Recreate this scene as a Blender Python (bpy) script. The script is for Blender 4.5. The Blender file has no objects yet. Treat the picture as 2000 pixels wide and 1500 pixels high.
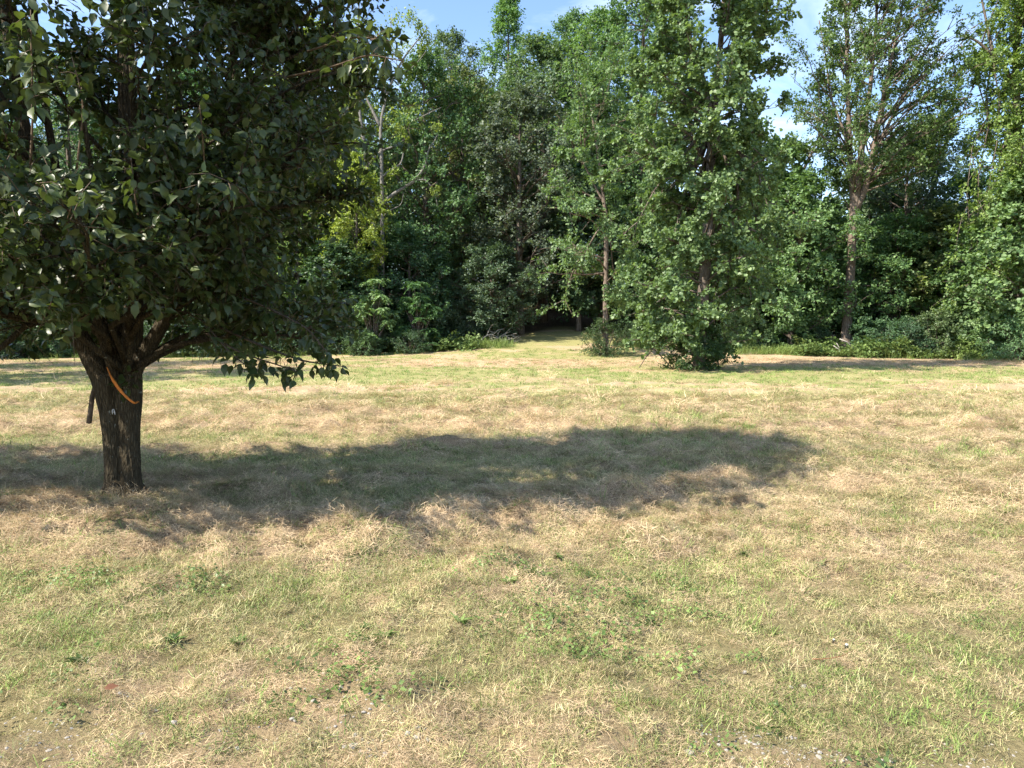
import bpy, bmesh, math, random
import numpy as np
from mathutils import Vector, Matrix, Euler

R = math.radians
scene = bpy.context.scene
COL = scene.collection

# ------------------------------------------------------------------ camera
CAM_H = 1.6
FPX = 1450.0                      # focal length in pixels of a 2000 px wide picture
PITCH = math.atan((750 - 640) / FPX)
cam_d = bpy.data.cameras.new('camera')
cam = bpy.data.objects.new('camera', cam_d)
COL.objects.link(cam)
cam.location = (0, 0, CAM_H)
cam.rotation_euler = (math.pi / 2 - PITCH, 0, 0)
cam_d.sensor_width = 36.0
cam_d.lens = 36.0 * FPX / 2000.0
cam_d.clip_start = 0.05
cam_d.clip_end = 3000
scene.camera = cam

# ------------------------------------------------------------------ sky, sun, exposure
SUN_EL = R(46)
SUN_H = np.array([-0.894, -0.447])            # horizontal direction towards the sun
world = bpy.data.worlds.new('World')
scene.world = world
world.use_nodes = True
nt = world.node_tree
nt.nodes.clear()
sky = nt.nodes.new('ShaderNodeTexSky')
sky.sky_type = 'NISHITA'
sky.sun_disc = False
sky.sun_elevation = SUN_EL
sky.sun_rotation = math.atan2(SUN_H[0], SUN_H[1])
sky.altitude = 200
sky.air_density = 1.0
sky.dust_density = 0.6
sky.ozone_density = 3.0
tc = nt.nodes.new('ShaderNodeTexCoord')
mp = nt.nodes.new('ShaderNodeMapping')
mp.inputs['Scale'].default_value = (1.1, 1.1, 3.2)
mp.inputs['Rotation'].default_value = (0.25, 0.35, 0.6)
ns_ = nt.nodes.new('ShaderNodeTexNoise')
ns_.inputs['Scale'].default_value = 2.4
ns_.inputs['Detail'].default_value = 7
ns_.inputs['Roughness'].default_value = 0.55
ns_.inputs['Distortion'].default_value = 0.5
rp = nt.nodes.new('ShaderNodeValToRGB')
rp.color_ramp.elements[0].position = 0.50
rp.color_ramp.elements[0].color = (0, 0, 0, 1)
rp.color_ramp.elements[1].position = 0.78
rp.color_ramp.elements[1].color = (0.62, 0.62, 0.62, 1)
mixc = nt.nodes.new('ShaderNodeMixRGB')
mixc.inputs['Color2'].default_value = (7.5, 8.0, 8.8, 1)      # thin cirrus
bg = nt.nodes.new('ShaderNodeBackground')
bg.inputs['Strength'].default_value = 0.13
wo = nt.nodes.new('ShaderNodeOutputWorld')
L = nt.links.new
L(tc.outputs['Generated'], mp.inputs['Vector'])
L(mp.outputs['Vector'], ns_.inputs['Vector'])
L(ns_.outputs['Fac'], rp.inputs['Fac'])
L(rp.outputs['Color'], mixc.inputs['Fac'])
L(sky.outputs['Color'], mixc.inputs['Color1'])
L(mixc.outputs['Color'], bg.inputs['Color'])
L(bg.outputs['Background'], wo.inputs['Surface'])

sun_d = bpy.data.lights.new('sun', 'SUN')
sun_d.energy = 4.6
sun_d.angle = R(0.53)
sun_d.color = (1.0, 0.925, 0.80)
sun = bpy.data.objects.new('sun', sun_d)
COL.objects.link(sun)
sv = Vector((SUN_H[0] * math.cos(SUN_EL), SUN_H[1] * math.cos(SUN_EL), math.sin(SUN_EL)))
sun.rotation_euler = sv.to_track_quat('Z', 'Y').to_euler()
sun.location = sv * 60

scene.view_settings.view_transform = 'Standard'
scene.view_settings.look = 'None'
scene.view_settings.gamma = 1.0
scene.view_settings.use_curve_mapping = False
scene.view_settings.exposure = 1.32
cy = scene.cycles
cy.max_bounces = 5
cy.use_adaptive_sampling = True
cy.adaptive_threshold = 0.02
cy.diffuse_bounces = 2
cy.glossy_bounces = 2
cy.transmission_bounces = 3
cy.transparent_max_bounces = 4
cy.caustics_reflective = False
cy.caustics_refractive = False
cy.use_denoising = True
cy.denoising_prefilter = 'NONE'
cy.sample_clamp_indirect = 6.0

# ------------------------------------------------------------------ numeric helpers
def hash2(ix, iy, seed):
    h = (ix * 374761393 + iy * 668265263 + seed * 974711) & 0x7fffffff
    h = ((h ^ (h >> 13)) * 1274126177) & 0x7fffffff
    h = (h ^ (h >> 16)) & 0xffffff
    return h / float(0xffffff)

def vnoise(x, y, seed=0):
    x = np.asarray(x, float); y = np.asarray(y, float)
    xi = np.floor(x).astype(np.int64); yi = np.floor(y).astype(np.int64)
    fx = x - xi; fy = y - yi
    fx = fx * fx * (3 - 2 * fx); fy = fy * fy * (3 - 2 * fy)
    a = hash2(xi, yi, seed); b = hash2(xi + 1, yi, seed)
    c = hash2(xi, yi + 1, seed); d = hash2(xi + 1, yi + 1, seed)
    return (a * (1 - fx) + b * fx) * (1 - fy) + (c * (1 - fx) + d * fx) * fy

def fnoise(x, y, seed=0, oct=3):
    s = 0; a = 1.0; t = 0
    for o in range(oct):
        s = s + a * vnoise(x * 2 ** o + 17.3 * o, y * 2 ** o - 9.1 * o, seed + o * 31)
        t += a; a *= 0.5
    return s / t

def sstep(a, b, x):
    t = np.clip((np.asarray(x, float) - a) / (b - a), 0, 1)
    return t * t * (3 - 2 * t)

def at(px, py, depth):
    """Point seen at pixel (px, py) of the 2000x1500 photograph, 'depth' metres out."""
    v = cam.rotation_euler.to_matrix() @ Vector(((px - 1000) / FPX, -(py - 750) / FPX, -1.0))
    return Vector((0, 0, CAM_H)) + v * depth

# straw / green distribution on the ground ------------------------------------
def straw_line(x):
    return np.interp(x, [-9, -4, -2.5, -1.3, -0.3, 0.5, 1.6, 2.6, 4.5, 8], [6.3, 5.6, 5.4, 5.15, 5.75, 6.15, 7.0, 7.3, 7.0, 6.6])

def straw_map(x, y):
    x = np.asarray(x, float); y = np.asarray(y, float)
    n1 = fnoise(x * 0.9, y * 1.3, 3, 3)
    n2 = fnoise(x * 0.22 + y * 0.05, y * 0.75 - x * 0.09, 11, 3)
    far = sstep(0.47, 0.64, n2 * 0.65 + n1 * 0.35) * 0.85
    near = sstep(0.38, 0.66, n1) * 0.75 + 0.1
    s = near * (1 - sstep(6, 9, y)) + far * sstep(6, 9, y)
    yc = straw_line(x)
    w = np.interp(x, [-6, -2, 0.5, 2.5, 5], [0.75, 0.62, 0.6, 0.45, 0.5])
    band = np.exp(-((y - yc) / w) ** 2 * 1.2) * np.interp(x, [-6, 1.2, 2.4, 6], [1.5, 1.4, 0.95, 0.7])
    for (y0, sl, ww, amp) in ((8.0, 0.10, 0.45, 0.8), (9.7, 0.16, 0.4, 0.85), (11.2, 0.03, 0.55, 0.95), (13.3, 0.08, 0.7, 0.8), (15.6, 0.05, 0.7, 0.85), (18.4, 0.04, 0.8, 0.6)):
        yy = y0 + sl * x + 0.45 * (fnoise(x * 0.5, y0 + 0 * x, 5, 2) - 0.5) * 2
        band = np.maximum(band, np.exp(-((y - yy) / ww) ** 2) * amp * (0.45 + 0.9 * fnoise(x * 0.55, y * 0.6, 8, 2)))
    s = np.maximum(s * 0.8, band)
    # greener belts across the field
    for (y0, ww, amp) in ((24.5, 2.2, 0.65), (21.0, 1.0, 0.3)):
        s = s * (1 - amp * np.exp(-((y - y0 - 0.03 * x) / ww) ** 2))
    # straw along the foot of the wood, short green by the camera
    s = np.maximum(s, 0.8 * np.exp(-((y - 33 - 0.0 * x) / 3.0) ** 2) * sstep(0.35, 0.6, fnoise(x * 0.15, y * 0.4, 21, 2)))
    s = s * (1 - 0.35 * np.exp(-((y - 8.6 - 0.25 * x) / 1.5) ** 2 - ((x - 0.3) / 4.5) ** 2))
    s = np.maximum(s, 0.95 * sstep(30.5, 32, y) * sstep(41, 38.5, y) * sstep(5, 8, x))
    s = s * (1 - 0.25 * sstep(4.9, 4.2, y))
    return np.clip(s, 0, 1)

def gravel_map(x, y):
    return sstep(0.57, 0.72, fnoise(np.asarray(x) * 2.1 + 6, np.asarray(y) * 3.0, 107, 3)) * sstep(3.4, 2.6, y)

def height(x, y):
    x = np.asarray(x, float); y = np.asarray(y, float)
    z = 2.5 * sstep(32, 60, y) * np.exp(-((x - 3.0) / 13.0) ** 2)
    z = z + 0.085 * np.maximum(0, y - 47) * sstep(47, 60, y) * sstep(400, 120, y)
    z = z + 0.05 * np.maximum(0, np.abs(x) - 30) * sstep(20, 45, y) * sstep(400, 120, np.abs(x))
    z = z + 0.05 * (fnoise(x * 0.25, y * 0.25, 40, 2) - 0.5) * 2 * sstep(2, 8, y)
    return z

def mound(x, y):
    """Loose straw heaps and tussocks."""
    x = np.asarray(x, float); y = np.asarray(y, float)
    s = straw_map(x, y)
    a = fnoise(x * 2.1, y * 2.6, 51, 3)
    b = 1 - np.abs(2 * fnoise(x * 1.3 + 4, y * 2.0, 57, 3) - 1)
    c = fnoise(x * 7, y * 7, 60, 2)
    fade = sstep(40, 14, y)
    d = fnoise(x * 13, y * 13, 66, 2)
    return fade * (0.035 * s * d * sstep(13, 9, y) + s * (0.26 * np.clip(a - 0.32, 0, 1) + 0.12 * b ** 3 + 0.03 * c) + (1 - s) * 0.02 * c)

def ground_z(x, y):
    return height(x, y) + mound(x, y)

def gz(x, y):
    return float(ground_z(np.array([x]), np.array([y]))[0])

# ------------------------------------------------------------------ object helpers
def tag(o, label=None, cat=None, group=None, kind=None):
    if label: o['label'] = label
    if cat: o['category'] = cat
    if group: o['group'] = group
    if kind: o['kind'] = kind
    return o

def link(name, data, mat=None, parent=None):
    o = bpy.data.objects.new(name, data)
    COL.objects.link(o)
    if mat is not None and data is not None and not data.materials:
        data.materials.append(mat)
    if parent is not None:
        o.parent = parent
    return o

def empty(name, loc, rz=0.0, sc=1.0):
    o = bpy.data.objects.new(name, None)
    COL.objects.link(o)
    o.empty_display_size = 0.2
    o.location = loc
    o.rotation_euler = (0, 0, rz)
    o.scale = (sc, sc, sc) if not hasattr(sc, '__len__') else sc
    return o

def mesh_np(name, verts, loops, starts, totals, smooth=False, attr=None, mat=None):
    me = bpy.data.meshes.new(name)
    verts = np.asarray(verts, np.float32)
    me.vertices.add(len(verts)); me.vertices.foreach_set('co', verts.ravel())
    me.loops.add(len(loops)); me.loops.foreach_set('vertex_index', np.asarray(loops, np.int32))
    me.polygons.add(len(starts))
    me.polygons.foreach_set('loop_start', np.asarray(starts, np.int32))
    me.polygons.foreach_set('loop_total', np.asarray(totals, np.int32))
    me.update(calc_edges=True)
    if smooth:
        me.polygons.foreach_set('use_smooth', np.ones(len(starts), bool))
    if attr:
        for k, v in attr.items():
            a = me.attributes.new(k, 'FLOAT', 'POINT')
            a.data.foreach_set('value', np.asarray(v, np.float32))
    if mat:
        me.materials.append(mat)
    me.validate()
    return me

def mesh_quads(name, verts, quads, **k):
    quads = np.asarray(quads, np.int32)
    n = len(quads)
    return mesh_np(name, verts, quads.ravel(), np.arange(n) * quads.shape[1], np.full(n, quads.shape[1]), **k)

def tubes_mesh(name, tubes, sides=6, smooth=True, mat=None):
    """tubes: list of (points Nx3, radii N); one mesh of tapered tubes with closed ends."""
    V = []; Q = []; off = 0
    ang = np.arange(sides) * 2 * math.pi / sides
    ca, sa = np.cos(ang), np.sin(ang)
    for pts, rad in tubes:
        pts = np.asarray(pts, float); rad = np.asarray(rad, float)
        n = len(pts)
        t = np.gradient(pts, axis=0)
        t /= np.linalg.norm(t, axis=1)[:, None] + 1e-9
        ref = np.array([1.0, 0.13, 0.05]) if abs(t[0][2]) > 0.6 else np.array([0.05, 0.1, 1.0])
        u = np.cross(t, ref); u /= np.linalg.norm(u, axis=1)[:, None] + 1e-9
        v = np.cross(t, u)
        ring = pts[:, None, :] + rad[:, None, None] * (ca[None, :, None] * u[:, None, :] + sa[None, :, None] * v[:, None, :])
        V.append(ring.reshape(-1, 3))
        i = np.arange(n - 1)[:, None] * sides; j = np.arange(sides)[None, :]; j2 = (j + 1) % sides
        q = np.stack([i + j, i + j2, i + sides + j2, i + sides + j], -1).reshape(-1, 4) + off
        Q.append(q)
        # end cap as a tip vertex pair of quads
        V.append((pts[-1] + t[-1] * rad[-1] * 0.4)[None]); tip = off + n * sides
        base = off + (n - 1) * sides
        cap = np.array([[base + k, base + (k + 1) % sides, tip, tip] for k in range(sides)])
        Q.append(cap)
        V.append((pts[0] - t[0] * rad[0] * 0.3)[None]); tip = off + n * sides + 1
        Q.append(np.array([[off + (k + 1) % sides, off + k, tip, tip] for k in range(sides)]))
        off += n * sides + 2
    V = np.concatenate(V); Q = np.concatenate(Q)
    loops = []; tri = Q[:, 2] == Q[:, 3]
    tot = np.where(tri, 3, 4)
    st = np.concatenate([[0], np.cumsum(tot)[:-1]])
    flat = np.where(tri[:, None] & (np.arange(4) == 3), -1, Q).ravel()
    flat = flat[flat >= 0]
    return mesh_np(name, V, flat, st, tot, smooth=smooth, mat=mat)

def bez(a, b, c, n):
    t = np.linspace(0, 1, n)[:, None]
    return (1 - t) ** 2 * a + 2 * t * (1 - t) * b + t ** 2 * c

def unit(v):
    return v / (np.linalg.norm(v, axis=-1, keepdims=True) + 1e-9)

# ------------------------------------------------------------------ materials
def new_mat(name):
    m = bpy.data.materials.new(name)
    m.use_nodes = True
    n = m.node_tree
    n.nodes.clear()
    out = n.nodes.new('ShaderNodeOutputMaterial')
    return m, n, out

def leaf_material(name, gloss=0.45, rough=0.45, trans=0.35, yellow=0.25):
    m, n, out = new_mat(name)
    N = n.nodes.new; K = n.links.new
    oi = N('ShaderNodeObjectInfo')
    at_ = N('ShaderNodeAttribute'); at_.attribute_name = 'lr'
    hsv = N('ShaderNodeHueSaturation')
    mr = N('ShaderNodeMapRange'); mr.inputs['To Min'].default_value = 0.62; mr.inputs['To Max'].default_value = 1.38
    K(at_.outputs['Fac'], mr.inputs['Value'])
    mh = N('ShaderNodeMapRange'); mh.inputs['To Min'].default_value = 0.515; mh.inputs['To Max'].default_value = 0.485
    K(at_.outputs['Fac'], mh.inputs['Value'])
    K(oi.outputs['Color'], hsv.inputs['Color']); K(mr.outputs['Result'], hsv.inputs['Value']); K(mh.outputs['Result'], hsv.inputs['Hue'])
    p = N('ShaderNodeBsdfPrincipled')
    p.inputs['Roughness'].default_value = rough
    p.inputs['Specular IOR Level'].default_value = gloss
    K(hsv.outputs['Color'], p.inputs['Base Color'])
    tr = N('ShaderNodeBsdfTranslucent')
    tm = N('ShaderNodeMixRGB'); tm.blend_type = 'MULTIPLY'; tm.inputs['Fac'].default_value = 1.0
    tm.inputs['Color2'].default_value = (1.55, 1.65, 0.70, 1)
    K(hsv.outputs['Color'], tm.inputs['Color1']); K(tm.outputs['Color'], tr.inputs['Color'])
    mx = N('ShaderNodeMixShader'); mx.inputs['Fac'].default_value = trans
    K(p.outputs['BSDF'], mx.inputs[1]); K(tr.outputs['BSDF'], mx.inputs[2])
    K(mx.outputs['Shader'], out.inputs['Surface'])
    return m

def bark_material(name, c1, c2, scale=8.0, stretch=0.22, lichen=None, bump=0.6):
    m, n, out = new_mat(name)
    N = n.nodes.new; K = n.links.new
    tc = N('ShaderNodeTexCoord'); mp = N('ShaderNodeMapping')
    mp.inputs['Scale'].default_value = (scale, scale, scale * stretch)
    K(tc.outputs['Object'], mp.inputs['Vector'])
    no = N('ShaderNodeTexNoise'); no.inputs['Scale'].default_value = 2.2; no.inputs['Detail'].default_value = 6; no.inputs['Roughness'].default_value = 0.65
    no.inputs['Distortion'].default_value = 0.6
    K(mp.outputs['Vector'], no.inputs['Vector'])
    vo = N('ShaderNodeTexVoronoi'); vo.feature = 'DISTANCE_TO_EDGE'; vo.inputs['Scale'].default_value = 2.6
    K(mp.outputs['Vector'], vo.inputs['Vector'])
    r = N('ShaderNodeValToRGB')
    r.color_ramp.elements[0].position = 0.32; r.color_ramp.elements[0].color = (*c1, 1)
    r.color_ramp.elements[1].position = 0.68; r.color_ramp.elements[1].color = (*c2, 1)
    K(no.outputs['Fac'], r.inputs['Fac'])
    mm = N('ShaderNodeMixRGB'); mm.blend_type = 'MULTIPLY'; mm.inputs['Fac'].default_value = 0.6
    r2 = N('ShaderNodeValToRGB'); r2.color_ramp.elements[0].color = (0.35, 0.32, 0.3, 1); r2.color_ramp.elements[1].position = 0.25
    K(vo.outputs['Distance'], r2.inputs['Fac'])
    K(r.outputs['Color'], mm.inputs['Color1']); K(r2.outputs['Color'], mm.inputs['Color2'])
    col = mm.outputs['Color']
    if lichen:
        n2 = N('ShaderNodeTexNoise'); n2.inputs['Scale'].default_value = 26; n2.inputs['Detail'].default_value = 5
        K(tc.outputs['Object'], n2.inputs['Vector'])
        r3 = N('ShaderNodeValToRGB'); r3.color_ramp.elements[0].position = 0.66; r3.color_ramp.elements[0].color = (0, 0, 0, 1); r3.color_ramp.elements[1].position = 0.74
        K(n2.outputs['Fac'], r3.inputs['Fac'])
        ml = N('ShaderNodeMixRGB'); ml.inputs['Color2'].default_value = (*lichen, 1)
        K(r3.outputs['Color'], ml.inputs['Fac']); K(col, ml.inputs['Color1'])
        col = ml.outputs['Color']
    p = N('ShaderNodeBsdfPrincipled'); p.inputs['Roughness'].default_value = 0.9; p.inputs['Specular IOR Level'].default_value = 0.15
    K(col, p.inputs['Base Color'])
    b = N('ShaderNodeBump'); b.inputs['Strength'].default_value = bump; b.inputs['Distance'].default_value = 0.02
    ad = N('ShaderNodeMath'); ad.operation = 'ADD'
    K(no.outputs['Fac'], ad.inputs[0]); K(r2.outputs['Color'], ad.inputs[1]); K(ad.outputs['Value'], b.inputs['Height'])
    K(b.outputs['Normal'], p.inputs['Normal'])
    K(p.outputs['BSDF'], out.inputs['Surface'])
    return m

def plain(name, col, rough=0.7, spec=0.3, var=0.0, scale=20):
    m, n, out = new_mat(name)
    N = n.nodes.new; K = n.links.new
    p = N('ShaderNodeBsdfPrincipled'); p.inputs['Roughness'].default_value = rough; p.inputs['Specular IOR Level'].default_value = spec
    no = N('ShaderNodeTexNoise'); no.inputs['Scale'].default_value = scale; no.inputs['Detail'].default_value = 4
    tc = N('ShaderNodeTexCoord'); K(tc.outputs['Object'], no.inputs['Vector'])
    r = N('ShaderNodeValToRGB')
    r.color_ramp.elements[0].position = 0.3; r.color_ramp.elements[1].position = 0.7
    r.color_ramp.elements[0].color = (*[c * (1 - var) for c in col], 1); r.color_ramp.elements[1].color = (*[min(1, c * (1 + var)) for c in col], 1)
    K(no.outputs['Fac'], r.inputs['Fac']); K(r.outputs['Color'], p.inputs['Base Color'])
    K(p.outputs['BSDF'], out.inputs['Surface'])
    return m

def blade_material(name, ca, cb, trans=0.25, rough=0.6, spec=0.25):
    """Grass or straw: colour from a per-blade attribute and a per-tuft random."""
    m, n, out = new_mat(name)
    N = n.nodes.new; K = n.links.new
    at_ = N('ShaderNodeAttribute'); at_.attribute_name = 'lr'
    oi = N('ShaderNodeObjectInfo')
    mx = N('ShaderNodeMixRGB'); mx.inputs['Color1'].default_value = (*ca, 1); mx.inputs['Color2'].default_value = (*cb, 1)
    K(at_.outputs['Fac'], mx.inputs['Fac'])
    mr = N('ShaderNodeMapRange'); mr.inputs['To Min'].default_value = 0.58; mr.inputs['To Max'].default_value = 1.35
    K(oi.outputs['Random'], mr.inputs['Value'])
    hsv = N('ShaderNodeHueSaturation')
    K(mx.outputs['Color'], hsv.inputs['Color']); K(mr.outputs['Result'], hsv.inputs['Value'])
    p = N('ShaderNodeBsdfPrincipled'); p.inputs['Roughness'].default_value = rough; p.inputs['Specular IOR Level'].default_value = spec
    K(hsv.outputs['Color'], p.inputs['Base Color'])
    tr = N('ShaderNodeBsdfTranslucent'); K(hsv.outputs['Color'], tr.inputs['Color'])
    ms = N('ShaderNodeMixShader'); ms.inputs['Fac'].default_value = trans
    K(p.outputs['BSDF'], ms.inputs[1]); K(tr.outputs['BSDF'], ms.inputs[2]); K(ms.outputs['Shader'], out.inputs['Surface'])
    return m

def ground_material():
    m, n, out = new_mat('field_ground')
    N = n.nodes.new; K = n.links.new
    a = N('ShaderNodeAttribute'); a.attribute_name = 'straw'
    w = N('ShaderNodeAttribute'); w.attribute_name = 'wood'
    tc = N('ShaderNodeTexCoord')
    def noise(sc, det=5, rough=0.6):
        x = N('ShaderNodeTexNoise'); x.inputs['Scale'].default_value = sc; x.inputs['Detail'].default_value = det; x.inputs['Roughness'].default_value = rough
        K(tc.outputs['Object'], x.inputs['Vector']); return x
    def ramp(src, p0, c0, p1, c1):
        r = N('ShaderNodeValToRGB'); r.color_ramp.elements[0].position = p0; r.color_ramp.elements[0].color = (*c0, 1)
        r.color_ramp.elements[1].position = p1; r.color_ramp.elements[1].color = (*c1, 1); K(src, r.inputs['Fac']); return r
    nf = noise(55, 6, 0.7); nm = noise(9, 5, 0.65)
    st = ramp(nf.outputs['Fac'], 0.3, (0.28, 0.19, 0.11), 0.7, (0.58, 0.44, 0.275))
    gr = ramp(nf.outputs['Fac'], 0.3, (0.16, 0.155, 0.055), 0.7, (0.42, 0.385, 0.175))
    add = N('ShaderNodeMath'); add.operation = 'ADD'
    sub = N('ShaderNodeMath'); sub.operation = 'MULTIPLY_ADD'; sub.inputs[1].default_value = 0.9; sub.inputs[2].default_value = -0.45
    K(nm.outputs['Fac'], sub.inputs[0]); K(a.outputs['Fac'], add.inputs[0]); K(sub.outputs['Value'], add.inputs[1])
    fr = ramp(add.outputs['Value'], 0.22, (0, 0, 0), 0.62, (1, 1, 1))
    mx = N('ShaderNodeMixRGB'); K(fr.outputs['Color'], mx.inputs['Fac']); K(gr.outputs['Color'], mx.inputs['Color1']); K(st.outputs['Color'], mx.inputs['Color2'])
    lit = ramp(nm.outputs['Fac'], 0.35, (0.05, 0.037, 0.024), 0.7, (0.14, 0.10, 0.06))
    cv = N('ShaderNodeAttribute'); cv.attribute_name = 'cover'
    soil = ramp(nm.outputs['Fac'], 0.3, (0.085, 0.06, 0.036), 0.7, (0.25, 0.185, 0.11))
    m0 = N('ShaderNodeMixRGB'); K(cv.outputs['Fac'], m0.inputs['Fac']); K(soil.outputs['Color'], m0.inputs['Color1']); K(mx.outputs['Color'], m0.inputs['Color2']); mx = m0
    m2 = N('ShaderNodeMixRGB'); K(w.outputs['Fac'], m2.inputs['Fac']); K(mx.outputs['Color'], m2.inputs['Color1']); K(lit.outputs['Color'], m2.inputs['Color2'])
    p = N('ShaderNodeBsdfPrincipled'); p.inputs['Roughness'].default_value = 0.95; p.inputs['Specular IOR Level'].default_value = 0.1
    K(m2.outputs['Color'], p.inputs['Base Color'])
    b = N('ShaderNodeBump'); b.inputs['Strength'].default_value = 0.7; b.inputs['Distance'].default_value = 0.03
    K(nf.outputs['Fac'], b.inputs['Height']); K(b.outputs['Normal'], p.inputs['Normal'])
    K(p.outputs['BSDF'], out.inputs['Surface'])
    return m

M_LEAF = leaf_material('broad_leaf', gloss=0.42, rough=0.5, trans=0.30)
M_PEAR = leaf_material('pear_leaf', gloss=0.42, rough=0.38, trans=0.28)
M_BARK = bark_material('grey_brown_bark', (0.10, 0.08, 0.065), (0.24, 0.20, 0.165), 7)
M_PALE = bark_material('pale_bark', (0.14, 0.13, 0.115), (0.30, 0.285, 0.26), 5, bump=0.3)
M_MAPLE = bark_material('maple_bark', (0.13, 0.10, 0.08), (0.30, 0.24, 0.195), 6)
M_PBARK = bark_material('pear_bark', (0.05, 0.04, 0.025), (0.125, 0.10, 0.062), 22, 0.2, lichen=(0.24, 0.25, 0.21), bump=1.0)
M_TWIG = plain('twig_bark', (0.12, 0.09, 0.065), 0.9, 0.1, 0.35, 30)
M_DEAD = plain('weathered_deadwood', (0.36, 0.33, 0.29), 0.9, 0.1, 0.3, 12)
M_STRAW = blade_material('dry_straw', (0.37, 0.25, 0.14), (0.76, 0.59, 0.37), 0.15, 0.55, 0.3)
M_GRASS = blade_material('green_grass', (0.13, 0.22, 0.045), (0.33, 0.41, 0.12), 0.3, 0.5, 0.35)
M_PALEGRASS = blade_material('pale_dry_grass', (0.31, 0.30, 0.13), (0.62, 0.56, 0.31), 0.25, 0.55, 0.3)
M_TURF = blade_material('mixed_turf', (0.74, 0.575, 0.335), (0.19, 0.265, 0.065), 0.25, 0.55, 0.3)
M_WEED = blade_material('weed_leaf', (0.085, 0.145, 0.035), (0.21, 0.29, 0.085), 0.3, 0.45, 0.4)
M_STONE = plain('pale_gravel', (0.31, 0.285, 0.25), 0.85, 0.2, 0.35, 6)

# ------------------------------------------------------------------ ground
def axis(segs):
    out = [segs[0][0]]
    for a, b, st in segs:
        n = max(1, int(round((b - a) / st)))
        out += list(a + (b - a) * (np.arange(n) + 1) / n)
    return np.array(out)
gx = axis([(-600, -120, 40), (-120, -40, 4), (-40, -14, 0.8), (-14, -7, 0.16), (-7, 7, 0.055), (7, 14, 0.16), (14, 40, 0.8), (40, 120, 4), (120, 600, 40)])
gy = axis([(-300, -20, 20), (-20, 1, 1.5), (1, 2, 0.1), (2, 13, 0.045), (13, 20, 0.14), (20, 48, 0.4), (48, 80, 1.5), (80, 160, 8), (160, 900, 60)])
GX, GY = np.meshgrid(gx, gy)
fx, fy = GX.ravel(), GY.ravel()
fz = ground_z(fx, fy)
nx, ny = len(gx), len(gy)
ii = (np.arange(ny - 1)[:, None] * nx + np.arange(nx - 1)[None, :]).ravel()
quads = np.stack([ii, ii + 1, ii + nx + 1, ii + nx], -1)
edge = 44.5 + 1.5 * (fnoise(fx * 0.2, fy * 0.2, 71, 2) - 0.5) * 2 - 4.0 * sstep(12, 24, fx) - 4 * sstep(-9, -20, fx) + 4 * np.exp(-((fx - 3) / 2.5) ** 2)
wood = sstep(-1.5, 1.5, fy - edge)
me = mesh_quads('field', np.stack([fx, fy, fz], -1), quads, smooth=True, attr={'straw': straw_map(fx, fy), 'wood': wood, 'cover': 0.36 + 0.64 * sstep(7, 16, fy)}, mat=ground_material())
field = link('field', me)
tag(field, 'mown field of dry straw and short green grass', 'field', kind='structure')

# ------------------------------------------------------------------ leaves
def leaf_shape(kind):
    """Unit leaf: x along, y across, z normal. Returns verts, list of faces."""
    if kind == 'low':
        v = [(0, 0, 0), (0.5, 0.36, 0.08), (1, 0, -0.05), (0.5, -0.36, 0.08)]
        f = [(0, 2, 1), (0, 3, 2)]
    elif kind == 'lobed':      # broad, blunt leaf
        v = [(0, 0, 0), (0.12, 0.40, 0.05), (0.7, 0.46, 0.06), (0.95, 0, -0.04), (0.7, -0.46, 0.06), (0.12, -0.40, 0.05)]
        f = [(0, 3, 2, 1), (0, 5, 4, 3)]
    elif kind == 'long':
        v = [(0, 0, 0), (0.4, 0.17, 0.03), (1, 0, -0.18), (0.4, -0.17, 0.03)]
        f = [(0, 2, 1), (0, 3, 2)]
    else:                      # 'ovate' for close trees
        v = [(0, 0, 0), (0.24, 0.27, 0.07), (0.27, 0, 0.0), (0.24, -0.27, 0.07), (0.58, 0.28, 0.02), (0.6, 0, -0.05), (0.58, -0.28, 0.02), (0.82, 0.12, -0.08), (0.82, -0.12, -0.08), (1.05, 0, -0.2)]
        f = [(0, 2, 1), (0, 3, 2), (1, 2, 5, 4), (2, 3, 6, 5), (4, 5, 9, 7), (5, 6, 8, 9)]
    return np.array(v, float), f

def leaves_mesh(name, P, D, Nn, Ln, kind, rng, mat):
    v, f = leaf_shape(kind)
    D = unit(D)
    S = unit(np.cross(Nn, D)); Z = np.cross(D, S)
    n = len(P); k = len(v)
    curl = rng.uniform(0.4, 1.9, n)
    W = rng.uniform(0.85, 1.15, n)
    V = P[:, None, :] + Ln[:, None, None] * (v[None, :, 0:1] * D[:, None, :] + W[:, None, None] * v[None, :, 1:2] * S[:, None, :] + curl[:, None, None] * v[None, :, 2:3] * Z[:, None, :])
    tot = np.array([len(x) for x in f]); pat = np.concatenate([np.array(x) for x in f])
    loops = (np.arange(n)[:, None] * k + pat[None, :]).ravel()
    totals = np.tile(tot, n); starts = np.concatenate([[0], np.cumsum(totals)[:-1]])
    lr = np.repeat(rng.random(n), k)
    return mesh_np(name, V.reshape(-1, 3), loops, starts, totals, attr={'lr': lr}, mat=mat)

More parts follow.
